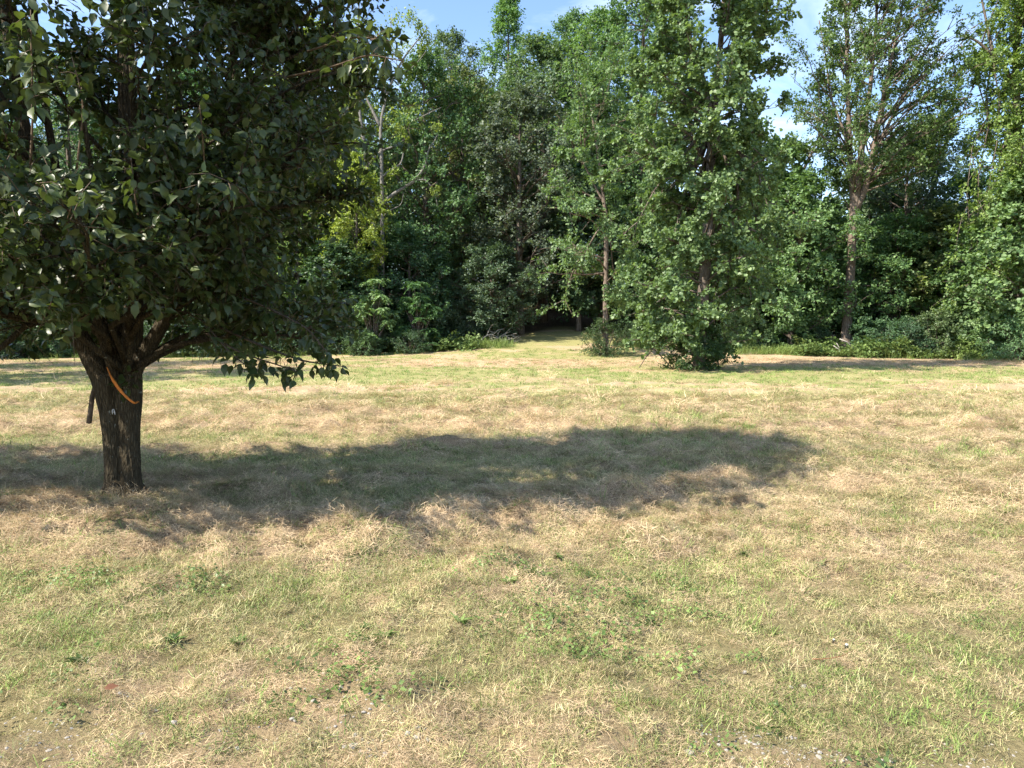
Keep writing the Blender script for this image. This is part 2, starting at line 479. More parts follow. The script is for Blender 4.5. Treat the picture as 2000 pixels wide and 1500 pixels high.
def gen_tree(seed, H, tr, cb, Rc, prof, nl=40, ns=9, ntw=5, nlf=12, leaf=0.16, kind='low', stems=None, twig=0.6, spread=0.7, droop=0.15, rmin=0.55,
             rise=(0.25, 0.75), shift=None, sub_k=0.34, hole=0.0, trunk_top=0.93, skirt=0.0):
    """Skeleton + leaves. Returns dict(trunk tubes, limb tubes, twig tubes, leaf arrays)."""
    rng = np.random.default_rng(seed)
    if stems is None:
        n = 12
        z = np.linspace(-0.15, H * trunk_top, n)
        w = np.cumsum(rng.normal(0, 0.012 * H / n, (n, 2)), 0); w[:2] = 0
        pts = np.stack([w[:, 0], w[:, 1], z], -1)
        rad = tr * (1 - np.linspace(0, 1, n)) ** 0.75 + 0.02
        rad[0] *= 1.25
        stems = [(pts, rad)]
    limbs = []; subs = []; tw_s = []; tw_d = []; tw_l = []
    stop = [s[0][-1][2] for s in stems]; sbot = [s[0][0][2] for s in stems]
    for i in range(nl):
        t = (i + rng.uniform(0, 1)) / nl
        az = i * 2.39996 + rng.normal(0, 0.35)
        r = prof(t) * Rc * rng.uniform(rmin, 1.08)
        zt = cb + t * (H - cb)
        sx, sy = shift(t) if shift else (0, 0)
        # choose the stem nearest in direction
        best = None; bd = 1e9
        for s_i, (sp, sr) in enumerate(stems):
            q = min(zt, stop[s_i]) * 0.8 + sbot[s_i] * 0.2
            c = np.array([np.interp(q, sp[:, 2], sp[:, k]) for k in (0, 1)])
            d = np.linalg.norm(c - np.array([sx + math.cos(az) * r * 0.6, sy + math.sin(az) * r * 0.6])) + rng.uniform(0, 0.15) * Rc
            if d < bd: bd = d; best = s_i
        sp, sr = stems[best]
        zb = zt - rng.uniform(*rise) * max(r, 0.25 * Rc) - 0.1
        zb = max(min(zb, stop[best] - 0.02 * H), max(cb * 0.75, sbot[best] + 0.05))
        b = np.array([np.interp(zb, sp[:, 2], sp[:, 0]), np.interp(zb, sp[:, 2], sp[:, 1]), zb])
        br = float(np.interp(zb, sp[:, 2], sr))
        tip = np.array([sx + math.cos(az) * r, sy + math.sin(az) * r, zt])
        ln = np.linalg.norm(tip - b)
        ctrl = b + (tip - b) * 0.5 + np.array([0, 0, rng.uniform(-0.05, 0.25) * ln]) + rng.normal(0, 0.06 * ln, 3)
        pts = bez(b, ctrl, tip, 6)
        pts[1:-1] += rng.normal(0, 0.02 * ln, (4, 3))
        r0 = min(br * 0.75, 0.014 * ln + 0.012)
        limbs.append((pts, np.linspace(r0, 0.008, 6)))
        ld = unit(tip - b)
        for j in range(ns):
            u = rng.uniform(0.28, 1.0) if rng.random() > 0.15 else 1.0
            k = u * 5; a = int(min(4, k)); st = pts[a] + (pts[a + 1] - pts[a]) * (k - a)
            d = unit(ld * 0.7 + rng.normal(0, spread, 3) * np.array([1, 1, 0.7]) + np.array([0, 0, 0.22]))
            sl = (sub_k * rng.uniform(0.6, 1.3)) * ln * (1.25 - 0.6 * u) + 0.15 * twig
            e = st + d * sl
            mid = (st + e) / 2 + np.array([0, 0, 0.08 * sl]) + rng.normal(0, 0.05 * sl, 3)
            sp_ = bez(st, mid, e, 4)
            subs.append((sp_, np.linspace(max(0.006, r0 * 0.35), 0.004, 4)))
            if rng.random() < hole: continue
            for q in range(ntw):
                v = rng.uniform(0.2, 1.0) if q else 1.0
                kk = v * 3; a2 = int(min(2, kk)); s2 = sp_[a2] + (sp_[a2 + 1] - sp_[a2]) * (kk - a2)
                tw_s.append(s2)
                tw_d.append(unit(d * 0.6 + rng.normal(0, 0.65, 3) + np.array([0, 0, 0.05])))
                tw_l.append(twig * rng.uniform(0.55, 1.3))
    S = np.array(tw_s); D = np.array(tw_d); Lw = np.array(tw_l)
    n = len(S)
    u = rng.uniform(0.05, 1.05, (n, nlf))
    P = S[:, None, :] + D[:, None, :] * (u * Lw[:, None])[..., None]
    P[..., 2] -= droop * (u ** 2) * Lw[:, None]
    ld = D[:, None, :] * 0.55 + rng.normal(0, 0.75, (n, nlf, 3)) + np.array([0, 0, -0.3])
    axisv = np.array([0, 0, 1.0]) * 0.9
    out = P - np.array([0, 0, H * 0.45]); out[..., 2] *= 0.3
    nn = axisv + unit(out) * 0.6 + rng.normal(0, 0.6, (n, nlf, 3))
    P = (P + unit(ld) * leaf * 0.25).reshape(-1, 3)
    Ln = leaf * rng.uniform(0.65, 1.25, len(P)) * np.repeat(rng.uniform(0.75, 1.2, n), nlf)
    return dict(stems=stems, limbs=limbs, subs=subs, tw=(S, D, Lw), P=P, D=ld.reshape(-1, 3), N=nn.reshape(-1, 3), L=Ln, kind=kind, rng=rng)

def tree_meshes(name, g, bark, leafmat=M_LEAF, sides=8):
    tm = tubes_mesh(name + '_trunk', g['stems'], sides, mat=bark)
    lm = tubes_mesh(name + '_limbs', [x for x in g['limbs']] + [x for x in g['subs']], 4, mat=bark)
    cm = leaves_mesh(name + '_crown', g['P'], g['D'], g['N'], g['L'], g['kind'], g['rng'], leafmat)
    return tm, lm, cm

def place_tree(name, meshes, loc, rz, sc, color, label, cat='tree', group=None, bark=None):
    root = empty(name, loc, rz, sc)
    tag(root, label, cat, group)
    a = link('trunk', meshes[0], parent=root)
    b = link('branches', meshes[1], parent=root)
    c = link('crown', meshes[2], parent=root)
    c['kind'] = 'stuff'
    c.color = (*color, 1)
    return root

# crown profiles, t = 0 at the lowest limb, 1 at the top
def p_round(t): return max(0.12, (math.sin(math.pi * min(1, 0.18 + 0.80 * t))) ** 0.7)
def p_oval(t): return max(0.10, (math.sin(math.pi * (0.12 + 0.84 * t))) ** 0.8)
def p_cone(t): return max(0.08, (1 - t) ** 0.75 * (0.65 + 0.5 * min(1, t * 4)))
def p_shrub(t): return max(0.2, (math.sin(math.pi * (0.30 + 0.62 * t))) ** 0.6)
def p_column(t): return max(0.12, (0.62 + 0.45 * math.sin(math.pi * min(1, t * 1.15))) * (1 - max(0, t - 0.8) * 3.5))

VAR = {}
def variant(key, bark=M_BARK, **k):
    g = gen_tree(**k)
    VAR[key] = (tree_meshes(key, g, bark), k['H'])
variant('round_a', seed=1, H=14, tr=0.22, cb=2.6, Rc=3.9, prof=p_round, nl=58, ns=9, ntw=5, nlf=13, leaf=0.15)
variant('round_b', seed=2, H=15, tr=0.24, cb=3.4, Rc=3.7, prof=p_oval, nl=58, ns=9, ntw=5, nlf=13, leaf=0.15)
variant('tall_a', seed=3, H=20, tr=0.26, cb=6.5, Rc=3.6, prof=p_oval, nl=58, ns=9, ntw=5, nlf=13, leaf=0.15)
variant('tall_b', seed=4, H=22, tr=0.26, cb=5.0, Rc=3.2, prof=p_cone, nl=58, ns=9, ntw=5, nlf=13, leaf=0.15)
variant('low_a', seed=5, H=8, tr=0.12, cb=0.8, Rc=2.9, prof=p_round, nl=46, ns=9, ntw=5, nlf=12, leaf=0.135, twig=0.5)
variant('low_b', seed=6, H=9, tr=0.12, cb=1.2, Rc=2.6, prof=p_oval, nl=46, ns=9, ntw=5, nlf=12, leaf=0.135, kind='lobed', twig=0.5)
def shrub_stems(seed, n, H, R0):
    rng = np.random.default_rng(seed); out = []
    for i in range(n):
        az = i * 2.4 + rng.uniform(0, 1); r = R0 * rng.uniform(0.3, 0.7)
        z = np.linspace(-0.05, H * rng.uniform(0.6, 0.9), 5)
        q = np.linspace(0, 1, 5) ** 1.3 * r
        out.append((np.stack([0.08 * math.cos(az) + q * math.cos(az), 0.08 * math.sin(az) + q * math.sin(az), z], -1), np.linspace(0.03, 0.01, 5)))
    return out
variant('shrub_a', seed=7, H=3.0, tr=0.05, cb=0.1, Rc=1.7, prof=p_shrub, nl=34, ns=7, ntw=4, nlf=11, leaf=0.12, twig=0.35, stems=shrub_stems(1, 6, 3.0, 1.2))
variant('shrub_b', seed=8, H=2.4, tr=0.05, cb=0.05, Rc=1.6, prof=p_shrub, nl=32, ns=7, ntw=4, nlf=10, leaf=0.13, kind='long', twig=0.35, stems=shrub_stems(2, 7, 2.4, 1.2))

# ------------------------------------------------------------------ the wood
def spot(px, d):
    p = at(px, 640, d)
    return (p.x, p.y, float(height(np.array([p.x]), np.array([p.y]))[0]) - 0.05)

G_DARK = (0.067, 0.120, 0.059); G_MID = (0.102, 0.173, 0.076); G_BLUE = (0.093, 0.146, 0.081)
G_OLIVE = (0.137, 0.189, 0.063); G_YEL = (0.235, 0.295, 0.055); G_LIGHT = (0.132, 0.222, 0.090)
rnd = random.Random(5)
# px, depth, variant, picture row of the top, colour, label
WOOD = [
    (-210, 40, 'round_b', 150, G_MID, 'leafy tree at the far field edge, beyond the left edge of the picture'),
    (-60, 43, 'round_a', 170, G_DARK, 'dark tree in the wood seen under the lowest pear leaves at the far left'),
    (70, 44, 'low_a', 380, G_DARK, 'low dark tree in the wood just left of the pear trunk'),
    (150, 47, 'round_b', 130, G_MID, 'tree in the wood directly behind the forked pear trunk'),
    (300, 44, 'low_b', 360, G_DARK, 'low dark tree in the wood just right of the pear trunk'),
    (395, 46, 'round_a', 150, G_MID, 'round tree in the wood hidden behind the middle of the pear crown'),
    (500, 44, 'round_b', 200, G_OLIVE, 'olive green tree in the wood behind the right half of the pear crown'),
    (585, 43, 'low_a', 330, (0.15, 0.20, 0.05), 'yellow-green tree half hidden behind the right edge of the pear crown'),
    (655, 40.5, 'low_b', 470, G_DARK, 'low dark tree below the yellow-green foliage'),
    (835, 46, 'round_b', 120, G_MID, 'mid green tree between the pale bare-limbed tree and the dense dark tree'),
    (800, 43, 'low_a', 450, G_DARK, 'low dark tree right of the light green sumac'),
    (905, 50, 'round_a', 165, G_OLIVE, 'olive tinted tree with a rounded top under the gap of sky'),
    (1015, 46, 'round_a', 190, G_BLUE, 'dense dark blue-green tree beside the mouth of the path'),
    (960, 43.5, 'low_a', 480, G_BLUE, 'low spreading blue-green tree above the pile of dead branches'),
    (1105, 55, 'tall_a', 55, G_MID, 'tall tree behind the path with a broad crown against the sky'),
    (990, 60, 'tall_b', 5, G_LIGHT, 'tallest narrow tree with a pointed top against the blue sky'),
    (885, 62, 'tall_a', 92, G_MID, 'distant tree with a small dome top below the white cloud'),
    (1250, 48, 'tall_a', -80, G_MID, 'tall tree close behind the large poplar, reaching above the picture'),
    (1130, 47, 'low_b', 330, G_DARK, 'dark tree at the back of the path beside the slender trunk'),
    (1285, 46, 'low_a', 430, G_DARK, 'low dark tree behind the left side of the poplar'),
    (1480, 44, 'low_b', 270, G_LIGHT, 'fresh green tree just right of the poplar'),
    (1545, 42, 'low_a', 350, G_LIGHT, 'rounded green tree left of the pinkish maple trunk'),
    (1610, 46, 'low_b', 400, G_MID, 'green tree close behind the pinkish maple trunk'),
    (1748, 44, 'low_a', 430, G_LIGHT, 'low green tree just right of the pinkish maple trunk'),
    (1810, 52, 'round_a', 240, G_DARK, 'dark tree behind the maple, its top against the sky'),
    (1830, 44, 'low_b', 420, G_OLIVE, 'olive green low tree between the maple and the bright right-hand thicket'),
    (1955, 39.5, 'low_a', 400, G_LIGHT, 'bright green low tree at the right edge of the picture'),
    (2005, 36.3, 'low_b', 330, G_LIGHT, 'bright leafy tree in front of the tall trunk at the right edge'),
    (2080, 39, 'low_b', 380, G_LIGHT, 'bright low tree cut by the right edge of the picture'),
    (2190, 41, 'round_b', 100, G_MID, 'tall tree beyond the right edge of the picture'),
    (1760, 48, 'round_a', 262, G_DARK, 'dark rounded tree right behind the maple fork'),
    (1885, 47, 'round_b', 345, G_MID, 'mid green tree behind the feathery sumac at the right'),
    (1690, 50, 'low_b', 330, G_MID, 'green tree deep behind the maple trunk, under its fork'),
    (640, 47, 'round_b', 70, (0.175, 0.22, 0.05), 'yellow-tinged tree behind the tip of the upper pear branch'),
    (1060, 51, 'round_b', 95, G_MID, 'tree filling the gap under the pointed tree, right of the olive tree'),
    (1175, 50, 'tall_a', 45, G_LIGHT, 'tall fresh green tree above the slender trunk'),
]
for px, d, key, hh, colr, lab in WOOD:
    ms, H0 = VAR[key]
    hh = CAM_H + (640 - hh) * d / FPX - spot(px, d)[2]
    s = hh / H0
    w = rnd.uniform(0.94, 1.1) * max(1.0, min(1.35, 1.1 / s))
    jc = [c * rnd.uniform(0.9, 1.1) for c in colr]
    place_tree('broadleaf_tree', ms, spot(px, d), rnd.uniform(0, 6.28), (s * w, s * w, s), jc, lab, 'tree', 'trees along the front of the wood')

# second and third rows: nothing tells them apart
back = []
for k in range(26):
    px = -420 + k * 76 + rnd.uniform(-22, 22)
    d = rnd.uniform(56, 66)
    top = 250 if px < 560 else (215 if px < 1300 else 370)
    if 840 < px < 1010: top = 190
    back.append((px, d, top + rnd.uniform(-20, 40)))
for k in range(20):
    px = -350 + k * 130 + rnd.uniform(-40, 40)
    d = rnd.uniform(74, 92)
    top = 300 if px < 560 else (240 if px < 1300 else 390)
    back.append((px, d, top + rnd.uniform(-20, 30)))
for k in range(34):                    # lower storey inside the wood
    px = -380 + k * 76 + rnd.uniform(-22, 22)
    if 1040 < px < 1130: continue
    back.append((px, rnd.uniform(48.5, 56), rnd.uniform(420, 470)))
for px, d, top in back:
    x, y, z = spot(px, d)
    hh = CAM_H + (640 - top) * d / FPX - z
    key = rnd.choice(['round_a', 'round_b', 'tall_a', 'round_a']) if hh > 10.5 else rnd.choice(['low_a', 'low_b'])
    ms, H0 = VAR[key]
    s = hh / H0; w = (max(1.0, 13 / hh) if hh > 10.5 else 1.1) * rnd.uniform(1.0, 1.2)
    c = rnd.choice([G_DARK, G_MID, G_MID, G_BLUE, G_OLIVE])
    place_tree('woodland_tree', ms, (x, y, z), rnd.uniform(0, 6.28), (s * w, s * w, s), [v * rnd.uniform(0.9, 1.1) for v in c],
               'leafy tree deep in the wood behind the front row of trees', 'tree', 'trees deep in the wood')

# trees that throw the shade over the left of the field
for (x, y, hh, key, lab) in ((-20.5, 21.5, 14, 'round_a', 'roadside tree left of the picture whose shade reaches the far left of the field'),
                             (-25, 28, 15, 'round_b', 'second shade tree left of the picture, nearer the wood')):
    ms, H0 = VAR[key]; s = hh / H0
    place_tree('shade_tree', ms, (x, y, gz(x, y) - 0.05), rnd.uniform(0, 6), s, G_MID, lab, 'tree', 'shade trees left of the field')

# --- yellow-green tree with its crown held high
g = gen_tree(seed=21, H=10.5, tr=0.11, cb=4.2, Rc=2.0, prof=p_oval, nl=34, ns=8, ntw=6, nlf=11, leaf=0.14, twig=0.4, hole=0.35)
place_tree('yellow_green_tree', tree_meshes('yellow_green_tree', g, M_BARK), spot(700, 40.5), 0.4, 1, G_YEL, 'slim yellow-green tree lit by the sun below the pale bare limbs', 'tree')

# --- pale sparse tree with bare limbs
def stem(px_list, d, r0, r1, jit=None):
    pts = []
    o = spot(730, d)
    for i, (px, py) in enumerate(px_list):
        p = at(px, py, d + (jit[i] if jit else 0))
        pts.append((p.x - o[0], p.y - o[1], p.z - o[2]))
    pts = np.array(pts)
    t = np.linspace(0, 1, len(pts)); tt = np.linspace(0, 1, len(pts) * 3)
    pp = np.stack([np.interp(tt, t, pts[:, k]) for k in range(3)], -1)
    for _ in range(2):
        pp[1:-1] = (pp[:-2] + 2 * pp[1:-1] + pp[2:]) / 4
    return pp, np.linspace(r0, r1, len(pp))
dS = 42.5
st1 = stem([(735, 672), (738, 560), (730, 440), (722, 360), (714, 300), (705, 240), (700, 200), (703, 120), (698, 40), (705, -30)], dS, 0.18, 0.03)
st2 = stem([(745, 672), (747, 520), (746, 400), (745, 300), (742, 250), (752, 200), (770, 150), (790, 115), (812, 88), (835, 60)], dS + 0.6, 0.14, 0.025)
st3 = stem([(742, 250), (725, 215), (715, 195), (708, 175)], dS + 0.6, 0.10, 0.03)
bare = [stem([(722, 322), (735, 302), (752, 291), (775, 285), (790, 272), (802, 262)], dS, 0.09, 0.02),
        stem([(747, 345), (762, 332), (783, 322), (788, 300), (790, 280)], dS, 0.08, 0.02),
        stem([(746, 395), (772, 372), (800, 357), (822, 338), (836, 310), (838, 286), (850, 272), (858, 255)], dS - 1, 0.12, 0.02),
        stem([(800, 357), (816, 347), (833, 345), (846, 360), (852, 372), (858, 400)], dS - 1, 0.07, 0.015),
        stem([(752, 200), (750, 170), (757, 130), (760, 80), (765, 40)], dS + 0.6, 0.07, 0.02),
        stem([(770, 150), (795, 145), (815, 128), (835, 100)], dS + 0.6, 0.05, 0.015),
        stem([(748, 420), (765, 405), (786, 398), (790, 370)], dS - 1, 0.06, 0.012),
        stem([(808, 236), (830, 225), (850, 215), (862, 210)], dS, 0.04, 0.012),
        stem([(708, 205), (690, 190), (680, 160)], dS, 0.05, 0.015)]
rngS = np.random.default_rng(31)
cl = [(765, 45, .8), (805, 40, .55), (835, 75, .6), (820, 60, .5), (745, 70, .7), (720, 95, .8), (700, 60, .9), (772, 95, .7), (800, 150, .7), (700, 130, .9), (780, 215, 1.0), (800, 235, .9), (790, 255, .8),
      (680, 230, .9), (690, 275, .8), (705, 160, .7), (850, 250, .35), (768, 335, .4), (852, 372, .35), (735, 380, .7), (760, 140, .6), (745, 105, .6), (830, 90, .5)]
o = spot(730, dS)
P = []
for px, py, r in cl:
    c = np.array(at(px, py, dS + rngS.uniform(-0.8, 0.8))) - np.array(o)
    n = int(230 * r)
    for q in range(4):
        cc = c + rngS.normal(0, r * 0.45, 3)
        P.append(cc + rngS.normal(0, r * 0.30, (n // 4 + 8, 3)))
P = np.concatenate(P)
root = tag(empty('sparse_tree', o), 'tall sparse tree with pale bare forking limbs and thin yellow-green tufts', 'tree')
link('trunk', tubes_mesh('sparse_trunk', [st1, st2, st3], 8, mat=M_PALE), parent=root)
link('branches', tubes_mesh('sparse_branches', bare, 6, mat=M_PALE), parent=root)
cr = link('crown', leaves_mesh('sparse_crown', P, rngS.normal(0, 1, P.shape) + [0, 0, -0.3], rngS.normal(0, 0.6, P.shape) + [0, 0, 0.9], 0.15 * rngS.uniform(0.7, 1.2, len(P)), 'low', rngS, M_LEAF), parent=root)
cr.color = (0.20, 0.26, 0.065, 1); cr['kind'] = 'stuff'

# --- sumac-like small trees: long leaves in rosettes
def sumac(seed, H, n):
    rng = np.random.default_rng(seed)
    st = []; P = []; D = []; N = []; Ln = []
    for i in range(n):
        az = i * 2.4 + rng.uniform(0, .8); z = H * rng.uniform(0.12, 1.0); r = rng.uniform(0.25, 1.0) * 0.40 * H * (1.1 - 0.8 * z / H)
        tip = np.array([r * math.cos(az), r * math.sin(az), z])
        st.append((bez(np.array([0.05 * math.cos(az), 0.05 * math.sin(az), -0.05]), np.array([tip[0] * 0.3, tip[1] * 0.3, z * 0.6]), tip, 6), np.linspace(0.035, 0.014, 6)))
        for k in range(9):
            a = k * 2.4 + rng.uniform(0, .5); up = rng.uniform(-0.5, 0.6)
            d = unit(np.array([math.cos(a), math.sin(a), up])); L0 = rng.uniform(0.3, 0.6)
            for q in range(9):
                u = (q + 1) / 9
                pt = tip + d * L0 * u + np.array([0, 0, -0.6 * L0 * u * u])
                side = np.cross(d, [0, 0, 1.0])
                for s in (-1, 1):
                    P.append(pt); D.append(side * s + d * 0.6 + np.array([0, 0, -0.25])); N.append(np.array([0, 0, 1.0]) + rng.normal(0, .5, 3)); Ln.append(0.24 * rng.uniform(.8, 1.15) * (1.1 - 0.45 * u))
    P = np.array(P)
    tm = tubes_mesh('sumac_trunk', st[:1], 6, mat=M_BARK); lm = tubes_mesh('sumac_branches', st[1:], 5, mat=M_BARK)
    cm = leaves_mesh('sumac_crown', P, np.array(D), np.array(N), np.array(Ln), 'long', rng, M_LEAF)
    return tm, lm, cm
SU = sumac(3, 4.4, 30)
for px, d, s, colr, lab in ((728, 38.9, 0.95, (0.17, 0.27, 0.115), 'bright sumac with drooping feathery leaves below the yellow-green tree'),
                            (818, 39.8, 0.9, (0.085, 0.17, 0.062), 'darker sumac right of the bright one, in front of the shaded wood'),
                            (775, 39.5, 0.55, (0.07, 0.14, 0.05), 'small dark sumac between two taller ones'),
                            (1905, 38.2, 0.62, (0.075, 0.13, 0.07), 'grey-green feathery sumac low at the right field edge'),
                            (1965, 37.5, 0.45, (0.085, 0.15, 0.07), 'smallest feathery sumac beside the right-hand thicket')):
    place_tree('sumac', SU, spot(px, d), rnd.uniform(0, 6), s, colr, lab, 'tree', 'sumacs along the field edge')

# --- slender tree at the mouth of the path
dT = 37.5
def local_stem(px0, pts_px, d, r0, r1):
    o = spot(px0, d); out = []
    for px, py in pts_px:
        p = at(px, py, d); out.append((p.x - o[0], p.y - o[1], p.z - o[2]))
    pts = np.array(out); t = np.linspace(0, 1, len(pts)); tt = np.linspace(0, 1, len(pts) * 3)
    pp = np.stack([np.interp(tt, t, pts[:, k]) for k in range(3)], -1)
    for _ in range(2): pp[1:-1] = (pp[:-2] + 2 * pp[1:-1] + pp[2:]) / 4
    return pp, np.linspace(r0, r1, len(pp))
sl = [local_stem(1184, [(1184, 690), (1182, 600), (1184, 500), (1184, 430), (1178, 380), (1170, 320), (1160, 250), (1150, 180)], dT, 0.15, 0.04),
      local_stem(1184, [(1186, 430), (1182, 400), (1165, 370), (1150, 340), (1130, 300)], dT, 0.08, 0.03)]
g = gen_tree(seed=41, H=15, tr=0.1, cb=2.4, Rc=2.7, prof=lambda t: 0.85 if t < 0.25 else p_oval(t) * 0.95, nl=36, ns=9, ntw=5, nlf=11, leaf=0.16, twig=0.5, stems=sl, shift=lambda t: (-0.9 + 0.2 * t if t < 0.5 else -0.6, -0.2), hole=0.15, rise=(-0.1, 0.4))
place_tree('slender_tree', tree_meshes('slender_tree', g, M_MAPLE), spot(1184, dT), 0, 1, (0.125, 0.20, 0.08), 'slender tree with a thin straight trunk and pale low branches beside the path', 'tree')

# --- big poplar standing in the field
dP = 27.3
po = [local_stem(1365, [(1365, 730), (1368, 640), (1378, 520), (1384, 420), (1388, 330), (1392, 240), (1402, 140), (1412, 40), (1418, -80), (1420, -230)], dP, 0.26, 0.05),
      local_stem(1365, [(1390, 250), (1380, 170), (1350, 90), (1335, 0), (1325, -120)], dP, 0.12, 0.04)]
def pop_prof(t):
    return np.interp(t, [0, 0.06, 0.2, 0.45, 0.7, 0.9, 1.0], [0.55, 0.86, 1.02, 0.97, 1.0, 0.78, 0.2])
g = gen_tree(seed=51, H=18.0, tr=0.25, cb=0.75, Rc=3.0, prof=pop_prof, nl=190, ns=7, ntw=8, nlf=12, leaf=0.112, kind='lobed', twig=0.34, rmin=0.35, stems=po,
             shift=lambda t: (-0.35 + 0.95 * t, 0.0), hole=0.12, rise=(-0.05, 0.45), spread=0.5, sub_k=0.28)
pr = place_tree('poplar_tree', tree_meshes('poplar', g, M_BARK), spot(1365, dP), 0, 1, (0.135, 0.205, 0.085), 'large poplar standing alone in the field, leafy from the ground up', 'tree')

# --- maple with several rising stems
dM = 41
tm_ = lambda pts, r0, r1: local_stem(1655, pts, dM, r0, r1)
ma = [tm_([(1650, 700), (1655, 620), (1662, 520), (1666, 440), (1668, 400), (1662, 330), (1660, 290), (1656, 200), (1655, 110), (1650, 0), (1645, -120)], 0.29, 0.05),
      tm_([(1667, 415), (1676, 360), (1683, 290), (1690, 240), (1700, 170), (1708, 90), (1715, -20), (1720, -140)], 0.21, 0.04),
      tm_([(1672, 408), (1694, 360), (1706, 300), (1712, 260), (1725, 190), (1742, 110), (1760, 30), (1775, -80)], 0.20, 0.04),
      tm_([(1706, 310), (1735, 240), (1770, 180), (1800, 110), (1830, 60)], 0.11, 0.03),
      tm_([(1697, 355), (1730, 310), (1765, 290), (1820, 280), (1880, 250)], 0.09, 0.02),
      tm_([(1660, 300), (1640, 230), (1620, 190), (1615, 120), (1600, 40)], 0.08, 0.03)]
g = gen_tree(seed=61, H=20.5, tr=0.25, cb=9.4, Rc=5.0, prof=p_oval, nl=130, ns=8, ntw=7, nlf=10, leaf=0.14, twig=0.45, stems=ma, shift=lambda t: (1.3, 0.0), hole=0.22, rise=(0.2, 0.8), spread=0.6, sub_k=0.3)
place_tree('maple_tree', tree_meshes('maple', g, M_MAPLE, sides=10), spot(1655, dM), 0, 1, (0.10, 0.16, 0.052), 'open maple with a bare pinkish trunk forking into several rising stems', 'tree')

# --- tall tree at the right edge
dR = 37
rs = [local_stem(1995, [(2000, 720), (2000, 520), (1992, 380), (1990, 260), (1982, 150), (1988, 40), (1990, -120), (1992, -240)], dR, 0.3, 0.06),
      local_stem(1995, [(1990, 200), (1965, 130), (1935, 105), (1910, 80), (1885, 70)], dR, 0.12, 0.04),
      local_stem(1995, [(1940, 108), (1930, 60), (1920, 10), (1905, -60)], dR, 0.08, 0.03)]
g = gen_tree(seed=71, H=22, tr=0.3, cb=3.5, Rc=3.2, prof=p_column, rmin=0.2, nl=150, ns=8, ntw=7, nlf=10, leaf=0.15, twig=0.55, stems=rs, shift=lambda t: (0.2, 0.0), hole=0.08)
place_tree('tall_edge_tree', tree_meshes('tall_edge', g, M_BARK), spot(1995, dR), 0, 1, (0.15, 0.225, 0.055), 'tall vine-clad tree rising along the right edge of the picture', 'tree')

# --- leaning grey snag between poplar and maple
sn = local_stem(1540, [(1520, 470), (1545, 400), (1560, 350), (1585, 300), (1605, 255), (1620, 215)], 43, 0.14, 0.05)
o = spot(1540, 43)
base = np.array([[sn[0][0][0] - 0.4, 0, -0.1], [sn[0][0][0] - 0.25, 0, 1.8]])
pp = np.concatenate([base, sn[0]]); rr = np.concatenate([[0.2, 0.18], sn[1]])
root = tag(empty('leaning_snag', o), 'leaning grey dead trunk showing between the poplar and the maple', 'dead tree')
link('trunk', tubes_mesh('snag_trunk', [(pp, rr)], 8, mat=M_PALE), parent=root)
link('branches', tubes_mesh('snag_branches', [local_stem(1540, [(1585, 300), (1600, 290), (1612, 262)], 43, 0.05, 0.015), local_stem(1540, [(1560, 350), (1580, 335), (1590, 312)], 43, 0.04, 0.012)], 5, mat=M_PALE), parent=root)

